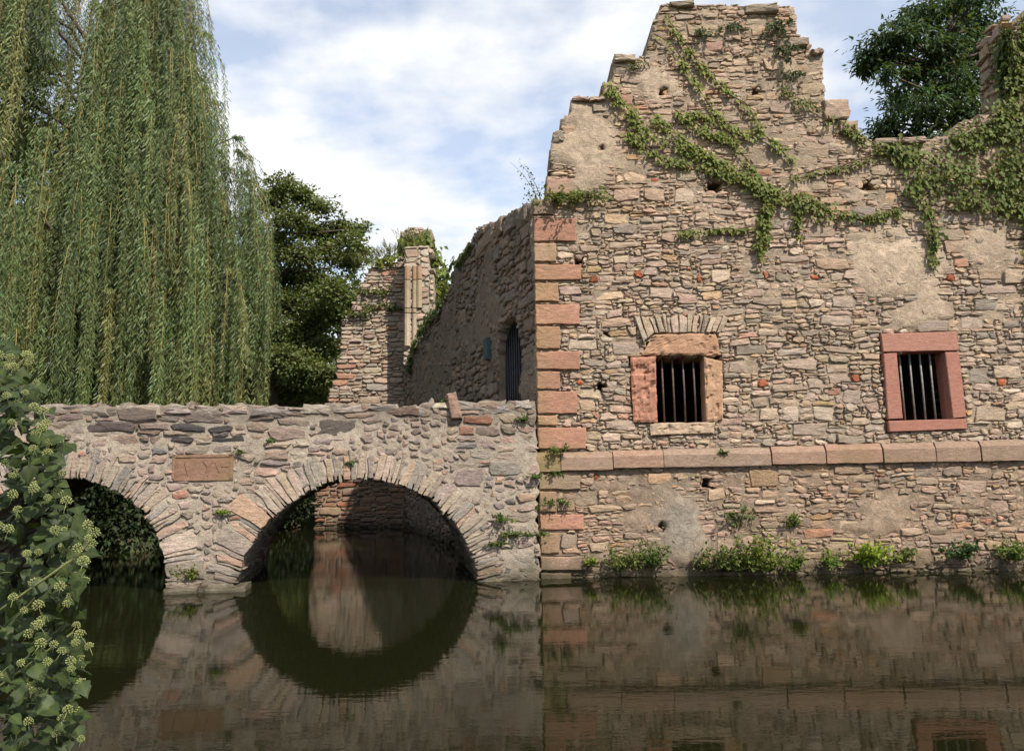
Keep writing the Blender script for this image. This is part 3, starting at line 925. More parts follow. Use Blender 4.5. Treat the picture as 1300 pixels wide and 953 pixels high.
A2 = arch((299, 742), (607, 729), (455, 608))
a1r = BR.uv(208, 746)[0]; a1c = BR.uv(78, 606)
hw = a1c[0] - a1r; R1 = (hw * hw + a1c[1] ** 2) / (2 * a1c[1])
A1_ = (a1c[0], a1c[1] - R1, R1)
RING = .35
rngb = random.Random(8)
PAL_B = [(4, (.35, .275, .225)), (3, (.31, .25, .21)), (2.5, (.39, .31, .25)), (1.6, (.26, .22, .195)), (1.2, (.40, .28, .215)), (.5, (.20, .18, .17)), (2.0, (.43, .355, .28)), (.35, (.39, .22, .16))]
PAL_V = [(4, (.38, .30, .235)), (3, (.34, .275, .225)), (2, (.31, .26, .22)), (1.1, (.40, .275, .205)), (.6, (.25, .22, .20)), (1.6, (.43, .34, .26))]
for (uc, zc, R) in (A2, A1_):
    k = np.hypot(ms.CU - uc, ms.CV - zc)
    ms.solid &= k > R + .05
    ms.free &= k > R + .20
    th = math.asin(max(-1, min(1, (-.25 - zc) / R)))
    s_ = th; end = math.pi - th
    while s_ < end - .01:
        w_ = rngb.choice((.04, .045, .05, .06, .07, .085)) / R
        big = abs(math.cos(s_)) > .70 and rngb.random() < .22 and not (uc == A2[0] and math.cos(s_) < 0)
        if big: w_ = rngb.uniform(.14, .20) / R
        s1 = min(end, s_ + w_); ang = rngb.uniform(-.02, .02)
        ro = R + RING * rngb.uniform(.78, 1.06) + (.10 if big else 0)
        ri = R + rngb.uniform(-.014, .014)
        g_ = rngb.uniform(.005, .009)
        P4 = [(uc + r_ * math.cos(a), zc + r_ * math.sin(a)) for r_, a in ((ri, s_ + g_ / R), (ri + rngb.uniform(-.02, .02), s1 - g_ / R), (ro, s1 - g_ / ro + ang), (ro + rngb.uniform(-.05, .05), s_ + g_ / ro + ang))]
        ok = not any(math.hypot(P4[q][0] - o_[0], P4[q][1] - o_[1]) < o_[2] + .1 for o_ in (A2, A1_) if o_[0] != uc for q in (2, 3))
        # where the two rings meet over the pier the stones stop at the middle line
        mid = (A2[0] - A2[2] * math.cos(math.asin(-A2[1] / A2[2])) * -1 + A1_[0] - A1_[2]) / 2
        if ok:
            P = quad_outline(P4, rngb, .011, 3)
            U, V, H, f = stone_geo(P, rngb.uniform(.010, .028), rngb, -.30, .010, .04, .004)
            b_ = MB(); b_.add(BR(U, V, H), f, pick(rngb, PAL_V)); part('voussoir', b_.mesh('voussoir'), M_BSTONE, br)
            ms.cut(P4, core=False)
        s_ = s1
# inscribed sandstone plaque
pq = BR.poly([(219, 610), (296, 609), (297, 578), (220, 577)])
pq = [(pq[:, 0].max(), pq[:, 1].min()), (pq[:, 0].min(), pq[:, 1].min()), (pq[:, 0].min(), pq[:, 1].max()), (pq[:, 0].max(), pq[:, 1].max())]
ms.cut(pq, core=False)
ua, ub, za, zb = pq[1][0], pq[0][0], pq[0][1], pq[2][1]
mb = dressed(BR, quad_outline(pq, rngb, .005, 4), .012, rngb, (.235, .135, .095), -.15, .01, .002)
plq = part('plaque', mb.mesh('plaque'), M_SAND, br)
plq['label'] = 'worn carved red sandstone plaque'
def strip(u0, z0, u1, z1, w, h0, h1):
    d = np.array([u1 - u0, z1 - z0]); d = d / np.linalg.norm(d); q = np.array([-d[1], d[0]]) * w / 2
    P = [(u0 - q[0], z0 - q[1]), (u1 - q[0], z1 - q[1]), (u1 + q[0], z1 + q[1]), (u0 + q[0], z0 + q[1])]
    V = np.array([BR(a, b_, h) for h in (h0, h1) for a, b_ in P])
    return V, [(0, 1, 2, 3), (4, 7, 6, 5), (0, 4, 5, 1), (1, 5, 6, 2), (2, 6, 7, 3), (3, 7, 4, 0)]
mb = MB()
wq = ub - ua; hq = zb - za
def pt(fx, fy): return ub - fx * wq, za + (1 - fy) * hq
for (x0, y0, x1, y1, w_) in [(0, .06, 1, .06, .03), (0, .96, 1, .96, .025), (.02, 0, .02, 1, .03), (.97, 0, .97, 1, .04),
                             (.5, .24, .58, .5, .012), (.66, .24, .58, .5, .012), (.58, .5, .58, .82, .012), (.70, .3, .78, .7, .012), (.80, .46, .93, .46, .012), (.2, .3, .26, .8, .008)]:
    p0 = pt(x0, y0); p1 = pt(x1, y1)
    V, f = strip(*p0, *p1, w_, .0, .0215); mb.add(V, f, (.25, .145, .10))
part('carving', mb.mesh('carving'), M_SAND, plq)
SB = [(1.2, 3, 2), (3, 4, 2), (2.8, 5, 2), (1.8, 4, 3), (2.0, 5, 3), (1.6, 6, 3), (.9, 3, 3), (1.6, 6, 2), (.9, 3, 1), (1, 7, 3), (1, 4, 1), (.9, 5, 1), (.5, 2, 2), (.6, 7, 4)]
ms.gap = .02
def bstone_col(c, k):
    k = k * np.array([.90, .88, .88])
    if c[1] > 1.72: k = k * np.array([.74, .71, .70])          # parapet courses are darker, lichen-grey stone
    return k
# upright stone and big parapet stones first
ms.forced = [BR.uv(x, y) + (w_, h_, np.array(c)) for x, y, w_, h_, c in
             [(537, 522, 4, 4, (.21, .155, .12)), (508, 527, 8, 3, (.20, .145, .115)), (610, 540, 6, 3, (.34, .18, .12)), (136, 548, 8, 3, (.155, .13, .125)), (110, 572, 8, 3, (.20, .15, .13)),
              (430, 545, 8, 5, (.17, .15, .13)), (240, 540, 6, 2, (.09, .085, .09)), (285, 542, 5, 2, (.095, .09, .095)), (288, 556, 6, 2, (.10, .095, .10)), (253, 556, 6, 3, (.12, .11, .11)), (229, 558, 4, 2, (.10, .09, .09)),
              (315, 555, 6, 4, (.23, .20, .19)), (395, 554, 4, 3, (.17, .13, .115)), (390, 527, 8, 4, (.22, .18, .155)), (320, 528, 8, 4, (.19, .15, .13)), (260, 528, 7, 4, (.24, .20, .175)), (180, 528, 7, 4, (.22, .18, .155)),
              (110, 525, 8, 3, (.18, .15, .135)), (660, 516, 8, 3, (.36, .30, .235)), (585, 522, 6, 4, (.28, .24, .2)), (470, 525, 6, 4, (.2, .16, .14))]]
ms.minc = 2
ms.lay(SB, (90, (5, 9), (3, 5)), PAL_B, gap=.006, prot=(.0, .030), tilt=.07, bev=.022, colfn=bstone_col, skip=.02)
def br_h(u, v): return .004 + (fbm(u * 7, v * 7, 61) - .5) * .030
def br_c(u, v):
    k = .82 + .4 * fbm(u * 2.2, v * 2.2, 63)
    c = np.array([.36, .30, .238])[None, :] * k[:, None]
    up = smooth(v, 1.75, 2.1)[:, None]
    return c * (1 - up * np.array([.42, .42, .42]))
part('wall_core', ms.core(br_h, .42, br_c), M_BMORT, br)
ms.stone_parts(br, M_BSTONE)
# coping: uneven stones along the parapet top
u = 0.02
i = 0
while u < BL - .3:
    w_ = rngb.uniform(.24, .58)
    zt = np.interp(u + w_ / 2, [p[0] for p in tb], [p[1] for p in tb]) + rngb.uniform(-.015, .03)
    hh = rngb.uniform(.08, .15)
    P = quad_outline([(u + .01, zt - hh), (u + w_ - .01, zt - hh), (u + w_ - rngb.uniform(.02, .09), zt + rngb.uniform(-.03, .012)), (u + rngb.uniform(.02, .09), zt + rngb.uniform(-.03, .012))], rngb, .014, 3)
    U, V, H, f = stone_geo(P, rngb.uniform(.012, .04), rngb, -.44, .022, .05, .010)
    b_ = MB(); b_.add(BR(U, V, H), f, pick(rngb, [(3, (.27, .225, .19)), (2, (.33, .27, .225)), (1, (.22, .19, .17)), (1, (.40, .33, .265))])); part('coping_stone', b_.mesh('coping_stone'), M_BSTONE, br)
    u += w_
a = BR.uv(578, 520)
P = quad_outline([(a[0] + .06, a[1] - .12), (a[0] - .09, a[1] - .12), (a[0] - .02, a[1] + .20), (a[0] + .10, a[1] + .21)][::-1], rngb, .01, 3)[::-1]
P = quad_outline([(a[0] - .09, a[1] - .12), (a[0] + .06, a[1] - .12), (a[0] + .12, a[1] + .20), (a[0] + .0, a[1] + .22)], rngb, .01, 3)
U, V, H, f = stone_geo(P, .08, rngb, -.25, .02, .05, .01)
b_ = MB(); b_.add(BR(U, V, H), f, (.27, .17, .13)); o = part('coping_stone', b_.mesh('coping_stone'), M_BSTONE, br); o['label'] = 'upright reddish stone wedged in the parapet'
# pier footing
for (x0, x1) in ((206, 256), (258, 316)):
    u0 = BR.uv(x1, 748)[0]; u1 = BR.uv(x0, 748)[0]
    P = quad_outline([(u0, -.3), (u1, -.3), (u1 - .03, .045), (u0 + .02, .06)], rngb, .012, 3)
    U, V, H, f = stone_geo(P, .12, rngb, -.3, .03, .02, .008)
    b_ = MB(); b_.add(BR(U, V, H), f, (.21, .175, .135)); part('footing_stone', b_.mesh('footing_stone'), M_BSTONE, br)
# arch barrels through the bridge: real stones on the curve
BW = 2.75
class Barrel:
    def __init__(s, uc, zc, R): s.uc, s.zc, s.R = uc, zc, R
    def __call__(s, u, v, h):
        a = np.asarray(u, float) / s.R
        r = s.R - np.asarray(h, float)
        return BR(s.uc + r * np.cos(a), s.zc + r * np.sin(a), -np.asarray(v, float))
for (uc, zc, R) in (A2, A1_):
    th = math.asin((-.3 - zc) / R)
    mm_ = Masonry(Barrel(uc, zc, R + .03), th * R, (math.pi - th) * R, .25, BW, .07, .10, 51, wave=.03)
    mm_.lay([(3, 1, 3), (2, 2, 3), (2, 1, 4), (1, 2, 4), (1, 2, 2)], (0, (1, 2), (2, 3)), PAL_B, gap=.012, prot=(.0, .03), tilt=.05)
    co = mm_.core(lambda u, v: (fbm(u * 5, v * 5, 3) - .5) * .02, .22, lambda u, v: np.tile(np.array([.30, .25, .19]), (len(u), 1)))
    part('arch_barrel', co, M_BMORT, br)
    o = MB()
    for (U, V, H, f, c) in mm_.stones: o.add(mm_.fr(U, V, H), f, c * .9)
    o = part('barrel_rubble', o.mesh('barrel_rubble'), M_BSTONE, br); o['kind'] = 'stuff'
# deck and rear parapet
mb = MB()
mn = Masonry(BR, -0.02, BL, -.6, 2.25, .15, .15, 3, wave=.0, jit=.05)
class Sh:
    def __call__(s, u, v, h): return BR(u, v, np.asarray(h) - BW)
for (uc, zc, R) in (A2, A1_): mn.solid &= np.hypot(mn.CU - uc, mn.CV - zc) > R + .12
mn.fr = Sh()
part('rear_parapet', mn.core(lambda u, v: np.zeros(np.shape(u)), .4, lambda u, v: np.tile(np.array([.25, .2, .16]), (len(u), 1))), M_BMORT, br)
V = np.array([BR(a, z, h) for z in (DECK - .12, DECK) for h in (-.40, -BW + .0) for a in (-.35, BL)])
mb.add(V, [(0, 2, 3, 1), (4, 5, 7, 6), (0, 1, 5, 4), (2, 6, 7, 3), (0, 4, 6, 2), (1, 3, 7, 5)], (.2, .16, .12))
part('deck', mb.mesh('deck'), M_BMORT, br)

# ------------------------------------------------------------------ far ruined tower
TY = 21.9
TW = Frame((0, TY, 0), (1, 0, 0), (0, -1, 0))
tw = thing('ruined_tower', 'broken rubble tower stump with jagged edge and moulded pilaster', 'tower', (-3.4, TY, -.6))
ms = Masonry(TW, -5.6, -1.6, -.6, 8.6, .10, .055, 71, wave=.03)
ol = TW.poly([(398, 700), (398, 560), (415, 510), (422, 490), (428, 470), (432, 440), (434, 425), (436, 405), (446, 395), (447, 385), (455, 372), (456, 362), (464, 352), (466, 342), (476, 338), (490, 334), (505, 332), (505, 312), (508, 296), (518, 290),
              (535, 288), (546, 292), (548, 318), (552, 345), (560, 380), (566, 420), (566, 700)])
ms.outline(ol)
PAL_T = [(4, (.47, .37, .285)), (3, (.42, .335, .265)), (2, (.48, .345, .26)), (2, (.36, .295, .24)), (.7, (.44, .25, .17)), (1, (.46, .385, .30))]
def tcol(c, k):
    if c[1] < 1.6: return k * np.array([.66, .53, .46])  # base courses redder; the extra darkening is shade put into the colour
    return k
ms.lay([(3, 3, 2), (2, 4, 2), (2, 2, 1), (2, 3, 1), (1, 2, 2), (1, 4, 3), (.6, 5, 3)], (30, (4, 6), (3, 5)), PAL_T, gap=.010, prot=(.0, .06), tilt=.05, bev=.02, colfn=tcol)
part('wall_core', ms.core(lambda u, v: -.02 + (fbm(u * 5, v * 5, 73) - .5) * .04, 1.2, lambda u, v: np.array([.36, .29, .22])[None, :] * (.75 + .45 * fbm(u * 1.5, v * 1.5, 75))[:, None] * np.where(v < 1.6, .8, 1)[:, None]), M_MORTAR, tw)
ms.stone_parts(tw, M_STONE)
# pilaster with roll mouldings in front, at the right
PYF = 21.15
PF = Frame((0, PYF, 0), (1, 0, 0), (0, -1, 0))
pu0 = PF.uv(513, 400)[0]; pu1 = PF.uv(550, 400)[0]; pz = PF.uv(530, 312)[1]
mp2 = Masonry(PF, pu0, pu1 + .1, -.6, pz, .11, .075, 81, wave=.02)
mp2.outline(PF.poly([(512, 318), (516, 310), (546, 308), (548, 330), (549, 390), (552, 440), (552, 720), (523, 720), (522, 500), (513, 455)]))
mp2.lay([(2, 3, 2), (2, 2, 2), (1, 4, 2), (1, 2, 3), (1, 3, 3)], (0, (1, 2), (1, 2)), [(3, (.47, .385, .30)), (2, (.42, .35, .27)), (1, (.44, .31, .23))], gap=.01, prot=(.0, .05), tilt=.04)
pil = part('pilaster', mp2.core(lambda u, v: np.full(np.shape(u), -.01), .75, lambda u, v: np.tile(np.array([.30, .245, .185]), (len(u), 1))), M_MORTAR, tw)
o = MB()
for (U, V, H, f, c) in mp2.stones: o.add(PF(U, V, H), f, c)
o = part('pilaster_rubble', o.mesh('pilaster_rubble'), M_STONE, pil); o['kind'] = 'stuff'
zz = [PF.uv(515, y)[1] for y in (338, 356, 392, 398, 440, 480)]
for k, (uo, rr) in enumerate(((.09, .085), (.27, .06), (.40, .075))):
    for q in range(4):
        z1 = zz[q]; z0 = zz[q + 1]
        if k == 2 and q > 1: continue
        V, f = tube([PF(pu0 + uo, z0 + .012, .03), PF(pu0 + uo, z1 - .012, .03)], rr, 10)
        b_ = MB(); b_.add(V, f, np.array([(.36, .23, .155), (.41, .325, .235), (.39, .30, .21), (.42, .34, .25)][q]) * rng.uniform(.9, 1.1)); part('moulding', b_.mesh('moulding'), M_SAND, pil)

# ------------------------------------------------------------------ foliage helpers
def leaf_arrays(P, D, Nn, Ln, Wd, col, fold=0.18):
    """pointed folded leaves: base, two sides, tip"""
    P = np.asarray(P, float); D = np.asarray(D, float); Nn = np.asarray(Nn, float)
    D = D / (np.linalg.norm(D, axis=1, keepdims=True) + 1e-9)
    Sd = np.cross(D, Nn); Sd /= (np.linalg.norm(Sd, axis=1, keepdims=True) + 1e-9)
    Up = np.cross(Sd, D)
    n = len(P)
    Ln = np.broadcast_to(Ln, (n,))[:, None]; Wd = np.broadcast_to(Wd, (n,))[:, None]
    V = np.empty((n, 4, 3))
    V[:, 0] = P
    V[:, 1] = P + D * Ln * .42 + Sd * Wd * .5 + Up * Wd * fold
    V[:, 2] = P + D * Ln - Up * Ln * .10
    V[:, 3] = P + D * Ln * .42 - Sd * Wd * .5 + Up * Wd * fold
    i = np.arange(n)[:, None] * 4
    Fc = np.concatenate([i + np.array([[0, 1, 2]]), i + np.array([[0, 2, 3]])], 0)
    C = np.repeat(np.asarray(col, float), 4, 0)
    return V.reshape(-1, 3), Fc, C

def leaf_mesh(name, parts_):
    Vs, Fs, Cs = [], [], []
    k = 0
    for V, Fc, C in parts_:
        Vs.append(V); Fs.append(Fc + k); Cs.append(C); k += len(V)
    return mesh_np(name, np.vstack(Vs), np.vstack(Fs), np.vstack(Cs))

def rcol(R, n, base, var=.25, warm=.0):
    base = np.array(base)
    k = R.uniform(1 - var, 1 + var, (n, 1))
    c = base[None, :] * k
    c[:, 0] *= R.uniform(.85, 1.2, n) + warm * (R.rand(n) < .12)
    return c

# ------------------------------------------------------------------ weeping willow
R_ = np.random.RandomState(5)
WX, WY = -8.4, 17.0
wil = thing('willow_tree', 'huge weeping willow hanging behind the bridge', 'tree', (WX, WY, 1.0))
V, f = tube([(WX, WY, .6), (WX + .1, WY, 3), (WX - .1, WY - .1, 6), (WX, WY, 9), (WX + .1, WY, 12)], [.55, .46, .38, .26, .12], 12)
mb = MB(); mb.add(V, f, (0, 0, 0)); part('trunk', mb.mesh('trunk', True), M_BARK, wil)
lv = []; br_mb = MB(); st_mb = MB()
bunch = []
def crown_r(z, right):
    if right: return float(np.interp(z, [4.5, 6, 7.6, 8.3, 8.8, 9.2, 10.5, 11.5, 13.2, 14.6], [2.3, 2.65, 2.72, 2.6, 2.2, 1.9, 1.75, 1.4, 1.1, .6]))
    return float(np.interp(z, [4.5, 13.2, 14.6], [6.2, 3.6, 1.2]))
for k in range(262):                       # tassels: long hanging columns with gaps between them
    zt_ = 4.8 + 9.4 * R_.rand() ** .85
    ph = R_.uniform(0, 2 * math.pi)
    if math.sin(ph) > .2 and R_.rand() < .85: ph = -ph
    if k >= 236: ph = math.pi + R_.uniform(-.2, 1.1); zt_ = R_.uniform(9.5, 14.2)   # high on the wide side
    elif k >= 218: ph = R_.uniform(-.9, .25); zt_ = R_.uniform(6.2, 8.5)   # the lower lobe on one side
    elif k >= 150: ph = math.pi + R_.uniform(-.15, 1.25)      # the wide side of the crown
    col_r = R_.uniform(.70, 1.08)
    for q in range(R_.randint(1, 4)):
        z = zt_ - q * R_.uniform(.9, 1.5)
        if z < 3.6: break
        Rm = crown_r(zt_, math.cos(ph) > 0) * col_r + q * .10
        pp = ph + R_.normal(0, .035)
        bunch.append((WX + Rm * math.cos(pp), WY + min(Rm, 3.6) * math.sin(pp), z, pp, 1.0))
for k in range(46):                        # lower inner strands in front of the trunk
    ph = R_.uniform(-2.4, -.7); rad = R_.uniform(.9, 2.3); z = R_.uniform(4.2, 8.5)
    bunch.append((WX + rad * math.cos(ph), WY + rad * math.sin(ph), z, ph, .6))
for k in range(190):                       # shaded inside of the crown
    z = R_.uniform(4.4, 14.2); ph = R_.uniform(0, 2 * math.pi); rr = R_.uniform(.15, .5)
    rad = crown_r(z, math.cos(ph) > 0) * rr
    bunch.append((WX + rad * math.cos(ph), WY + .9 + min(rad, 1.6) * math.sin(ph), z, ph, rr))
for q, (bx_, by_, bz_, ph, rr) in enumerate(bunch):
    o_dir = np.array([math.cos(ph), math.sin(ph), 0])
    if q % 29 == 0:
        a0 = np.array([WX, WY, max(3.0, bz_ - R_.uniform(1.0, 3.5))]); b0 = np.array([bx_, by_, bz_])
        m0 = (a0 + b0) / 2 + np.array([R_.normal(0, .3), R_.normal(0, .3), R_.uniform(.3, 1.2)])
        m1 = a0 * .2 + b0 * .8 + np.array([R_.normal(0, .15), R_.normal(0, .15), R_.uniform(.2, .6)])
        V, f = tube([a0, a0 * .6 + m0 * .4, m0, m1, b0, b0 + o_dir * .35 + np.array([0, 0, -.35])], [.06, .045, .032, .022, .014, .006], 5); br_mb.add(V, f, (0, 0, 0))
    tone = R_.uniform(.70, 1.40)
    yel = R_.rand()
    Lb = R_.uniform(2.0, 4.4) if rr > .7 else R_.uniform(3, 6)
    out_ = R_.uniform(.15, .55)
    for s_ in range(R_.randint(8, 11)):
        z_end = max(1.6, bz_ - Lb * R_.uniform(.55, 1.15))
        Ls = bz_ - z_end
        if Ls < .8: continue
        sp = o_dir * out_ * R_.uniform(.5, 1.3) + np.array([R_.normal(0, .085), R_.normal(0, .085), 0])
        n = int(Ls / .052)
        s = np.linspace(.05, Ls, n)
        ph2 = R_.uniform(0, 6.28)
        k0 = 1 - np.exp(-s / .45)
        px_ = bx_ + sp[0] * k0 + .05 * np.sin(s * .9 + ph2) + .015 * s * math.sin(ph2)
        py_ = by_ + sp[1] * k0 + .05 * np.cos(s * .8 + ph2)
        pz_ = bz_ + .22 * np.sin(np.clip(s / .55, 0, 1) * math.pi) - s
        Pp = np.stack([px_, py_, pz_], 1)
        if s_ < 2:
            sel = np.linspace(0, n - 1, 7).astype(int)
            V, f = tube(Pp[sel], [.008, .007, .006, .005, .004, .003, .002], 3); st_mb.add(V, f, (0, 0, 0))
        m_ = 2 if (by_ < WY + .6 and rr > .55) else 1
        for _ in range(m_):
            a = R_.uniform(0, 6.28, n)
            D = np.stack([np.cos(a) * .55, np.sin(a) * .55, -np.ones(n) * R_.uniform(.45, 1.1, n)], 1)
            Nn = np.stack([np.cos(a + 1.2), np.sin(a + 1.2), R_.uniform(-.2, .6, n)], 1)
            ln = R_.uniform(.08, .15, n); wd = R_.uniform(.014, .024, n)
            c = rcol(R_, n, (.112 + .03 * (yel > .78), .155, .052), .34) * tone
            silver = R_.rand(n) < .15
            c[silver] = c[silver] * np.array([1.3, 1.35, 1.8])
            lv.append(leaf_arrays(Pp + R_.normal(0, .014, (n, 3)), D, Nn, ln, wd, c))
part('branches', br_mb.mesh('branches', True), M_BARK, wil)
o = part('twigs', st_mb.mesh('twigs', True), M_TWIG, wil); o['kind'] = 'stuff'
o = part('crown', leaf_mesh('crown', lv), M_WILLOW, wil); o['kind'] = 'stuff'

# ------------------------------------------------------------------ broadleaf trees
def tree(name, label, base, trunk_top, clumps, leaf, n_per, col, seed, group=None, droop=.0, trunk_r=.22, mat=None, cat='tree', flat=.75, inner=.25, spread=.55):
    """clumps: (x, y, z, r); leaves sit through each clump's outer half so that gaps stay between clumps"""
    R = np.random.RandomState(seed)
    t_ = thing(name, label, cat, base, group)
    base = np.array(base, float); top = np.array(trunk_top, float)
    mid = (base + top) / 2 + np.array([R.normal(0, .15), R.normal(0, .15), 0])
    V, f = tube([base + np.array([0, 0, -.3]), base + (mid - base) * .5, mid, top], [trunk_r * 1.2, trunk_r, trunk_r * .8, trunk_r * .3], 8)
    mb = MB(); mb.add(V, f, (0, 0, 0)); part('trunk', mb.mesh('trunk', True), M_BARK, t_)
    lb = MB(); L_ = []
    for (x, y, z, r) in clumps:
        c = np.array([x, y, z])
        hh = np.clip((z - base[2] - r * .8) / (top[2] - base[2]), .25, .95)
        a0 = base + (top - base) * hh
        V, f = tube([a0, (a0 + c) / 2 + np.array([0, 0, -.12 * r]), c], [trunk_r * .30, trunk_r * .18, trunk_r * .06], 5); lb.add(V, f, (0, 0, 0))
        for _ in range(4):
            d = R.normal(0, 1, 3); d /= np.linalg.norm(d); d[2] = abs(d[2]) * .4
            V, f = tube([c, c + d * r * .85], [trunk_r * .07, trunk_r * .02], 3); lb.add(V, f, (0, 0, 0))
        n = int(n_per * r * r)
        # many small leaf sprays, thinning outwards, make an uneven outline with gaps
        k = max(8, n // 17)
        sc = R.normal(0, 1, (k, 3)) * r * spread
        sc[:, 2] *= flat
        sz_ = R.uniform(.10, .24, k) * (r ** .4)
        w_ = R.randint(0, k, n)
        off = R.normal(0, 1, (n, 3)) * sz_[w_][:, None]
        off[:, 2] *= .6
        P = c + sc[w_] + off
        off = off + sc[w_] * .25
        nr = off * .6 + np.array([0, 0, .22]) + R.normal(0, .10, (n, 3))
        D = off + R.normal(0, .14, (n, 3)); D[:, 2] -= droop * .5
        ln = leaf * R.uniform(.7, 1.3, n)
        tone = R.uniform(.75, 1.25, k)[w_][:, None]
        L_.append(leaf_arrays(P, D, nr, ln, ln * (.62 if droop < .3 else .36), rcol(R, n, col, .22) * tone))
    part('limbs', lb.mesh('limbs', True), M_BARK, t_)
    o = part('crown', leaf_mesh('crown', L_), mat or M_LEAF, t_); o['kind'] = 'stuff'
    return t_

def px_clumps(lst, Y, R, dy=1.0):
    return [tuple(at_y(u, v, Y + R.uniform(-dy, dy))) + (r * Y / F,) for (u, v, r) in lst]

R0 = np.random.RandomState(12)
AY = 27.0
al = [(362, 238, 20), (345, 255, 22), (385, 250, 18), (405, 262, 18), (370, 280, 26), (400, 295, 24), (430, 290, 20), (448, 305, 16), (420, 320, 26), (380, 325, 26), (350, 310, 22), (445, 335, 18),
      (395, 355, 30), (355, 350, 22), (425, 370, 24), (365, 385, 28), (405, 400, 28), (440, 400, 18), (380, 425, 30), (345, 415, 24), (415, 440, 24), (350, 455, 28), (390, 470, 30), (425, 475, 22), (330, 380, 20), (315, 330, 22), (305, 400, 24), (310, 440, 24), (320, 290, 18), (300, 480, 26), (275, 460, 26), (285, 500, 26), (260, 495, 24), (460, 320, 12), (455, 290, 12), (335, 480, 24), (365, 495, 24), (405, 500, 24)]
tb_ = at_y(346, 560, AY)
tree('alder_tree', 'broad dark green alder with open layered crown beside the far tower', (tb_[0], AY, 1.0), at_y(352, 250, AY), px_clumps(al, AY, R0), .125, 3900, (.13, .16, .062), 21, trunk_r=.20, spread=.47, flat=.5)
# further trees of the wood behind the willow
def wood_tree(x, y, h, seed, label, col=(.05, .075, .025)):
    R = np.random.RandomState(seed)
    cl = []
    for k in range(int(22 * max(1, h / 9))):
        a = R.uniform(0, 6.28); t_ = R.uniform(.12, 1)
        rad = 2.6 * math.sqrt(max(0.05, 1 - (t_ * 1.0 - .35) ** 2 * 1.8)) * R.uniform(.2, 1)
        cl.append((x + rad * math.cos(a), y + rad * math.sin(a), 1.0 + h * t_, R.uniform(.8, 1.35)))
    tree('wood_tree', label, (x, y, 1.0), (x, y, 1 + h * .9), cl, .24, 620, col, seed, 'trees of the wood beyond the moat', trunk_r=.22)
wood_tree(-9.8, 31, 8.6, 31, 'shadowy tree between the weeping willow and the open-crowned alder', (.055, .08, .028))
wood_tree(-14.0, 29, 15.5, 32, 'tall dark tree directly behind the weeping willow')
wood_tree(-19.0, 30, 16.5, 33, 'tall dark tree of the wood behind the willow, on the side away from the alder')
wood_tree(-24.0, 33, 10, 34, 'dark tree of the wood farthest from the ruined tower')
wood_tree(-11.8, 25.5, 5.5, 36, 'low thick tree filling the dark space under the willow fringe')
wood_tree(-6.9, 33, 7.6, 35, 'lower dark tree filling the gap between alder and tower', (.055, .08, .03))
# ash behind the gable wall
R0 = np.random.RandomState(14)
QY = 17.5
ash = [(1180, 20, 30), (1215, 10, 30), (1245, 25, 28), (1150, 45, 26), (1190, 60, 34), (1230, 65, 34), (1262, 60, 24), (1130, 62, 24), (1106, 78, 18), (1120, 50, 14), (1160, 15, 18), (1112, 70, 20), (1100, 88, 13), (1126, 94, 17), (1140, 30, 15), (1098, 66, 9), (1165, 90, 32), (1205, 105, 36), (1245, 105, 34), (1275, 110, 22),
       (1140, 125, 24), (1170, 135, 30), (1215, 145, 34), (1250, 150, 30), (1130, 155, 20), (1100, 75, 10), (1120, 172, 20), (1160, 175, 28), (1200, 185, 30), (1240, 190, 30), (1280, 170, 24), (1290, 130, 22), (1205, -20, 26), (1240, -10, 22)]
tb_ = at_y(1205, 400, QY)
tree('ash_tree', 'dark drooping-leaved ash rising behind the ivy-covered end of the gable wall', (tb_[0], QY, 1.2), at_y(1205, 20, QY), px_clumps(ash, QY, R0, .8), .15, 3300, (.058, .095, .042), 22, droop=.35, trunk_r=.2, spread=.47, flat=.6)

# low bushes: on the far bank, behind the parapet
def bush(name, label, x, y, z, r, n, leaf, col, seed, cat='bush', group=None, zs=1.0):
    R = np.random.RandomState(seed)
    t_ = thing(name, label, cat, (x, y, z), group)
    mb = MB()
    for k in range(9):
        a = R.uniform(0, 6.28); e = R.uniform(.2, .9)
        tip = np.array([x + math.cos(a) * r * e * .8, y + math.sin(a) * r * e * .8, z + r * zs * R.uniform(.5, 1.2)])
        V, f = tube([(x, y, z - .15), ((x + tip[0]) / 2, (y + tip[1]) / 2, z + r * zs * .5), tip], [.02, .012, .004], 4); mb.add(V, f, (0, 0, 0))
    part('stems', mb.mesh('stems', True), M_WOOD, t_)
    k = 26
    sc = R.normal(0, 1, (k, 3)); sc /= np.linalg.norm(sc, axis=1, keepdims=True); sc *= R.uniform(.3, .85, (k, 1)) * r
    sc[:, 2] = np.abs(sc[:, 2]) * zs * 1.2
    w_ = R.randint(0, k, n); off = R.normal(0, .17 * r, (n, 3))
    P = np.array([x, y, z + .1 * r]) + sc[w_] + off
    D = off + R.normal(0, .15 * r, (n, 3)); D[:, 2] -= .1 * r
    nr = sc[w_] * .5 + R.normal(0, .3 * r, (n, 3)) + np.array([0, 0, .5 * r])
    ln = leaf * R.uniform(.7, 1.3, n)
    o = part('foliage', leaf_mesh('foliage', [leaf_arrays(P, D, nr, ln, ln * .6, rcol(R, n, col, .3) * R.uniform(.75, 1.25, k)[w_][:, None])]), M_LEAF, t_); o['kind'] = 'stuff'
    return t_
BB = 'bushes on the far bank'
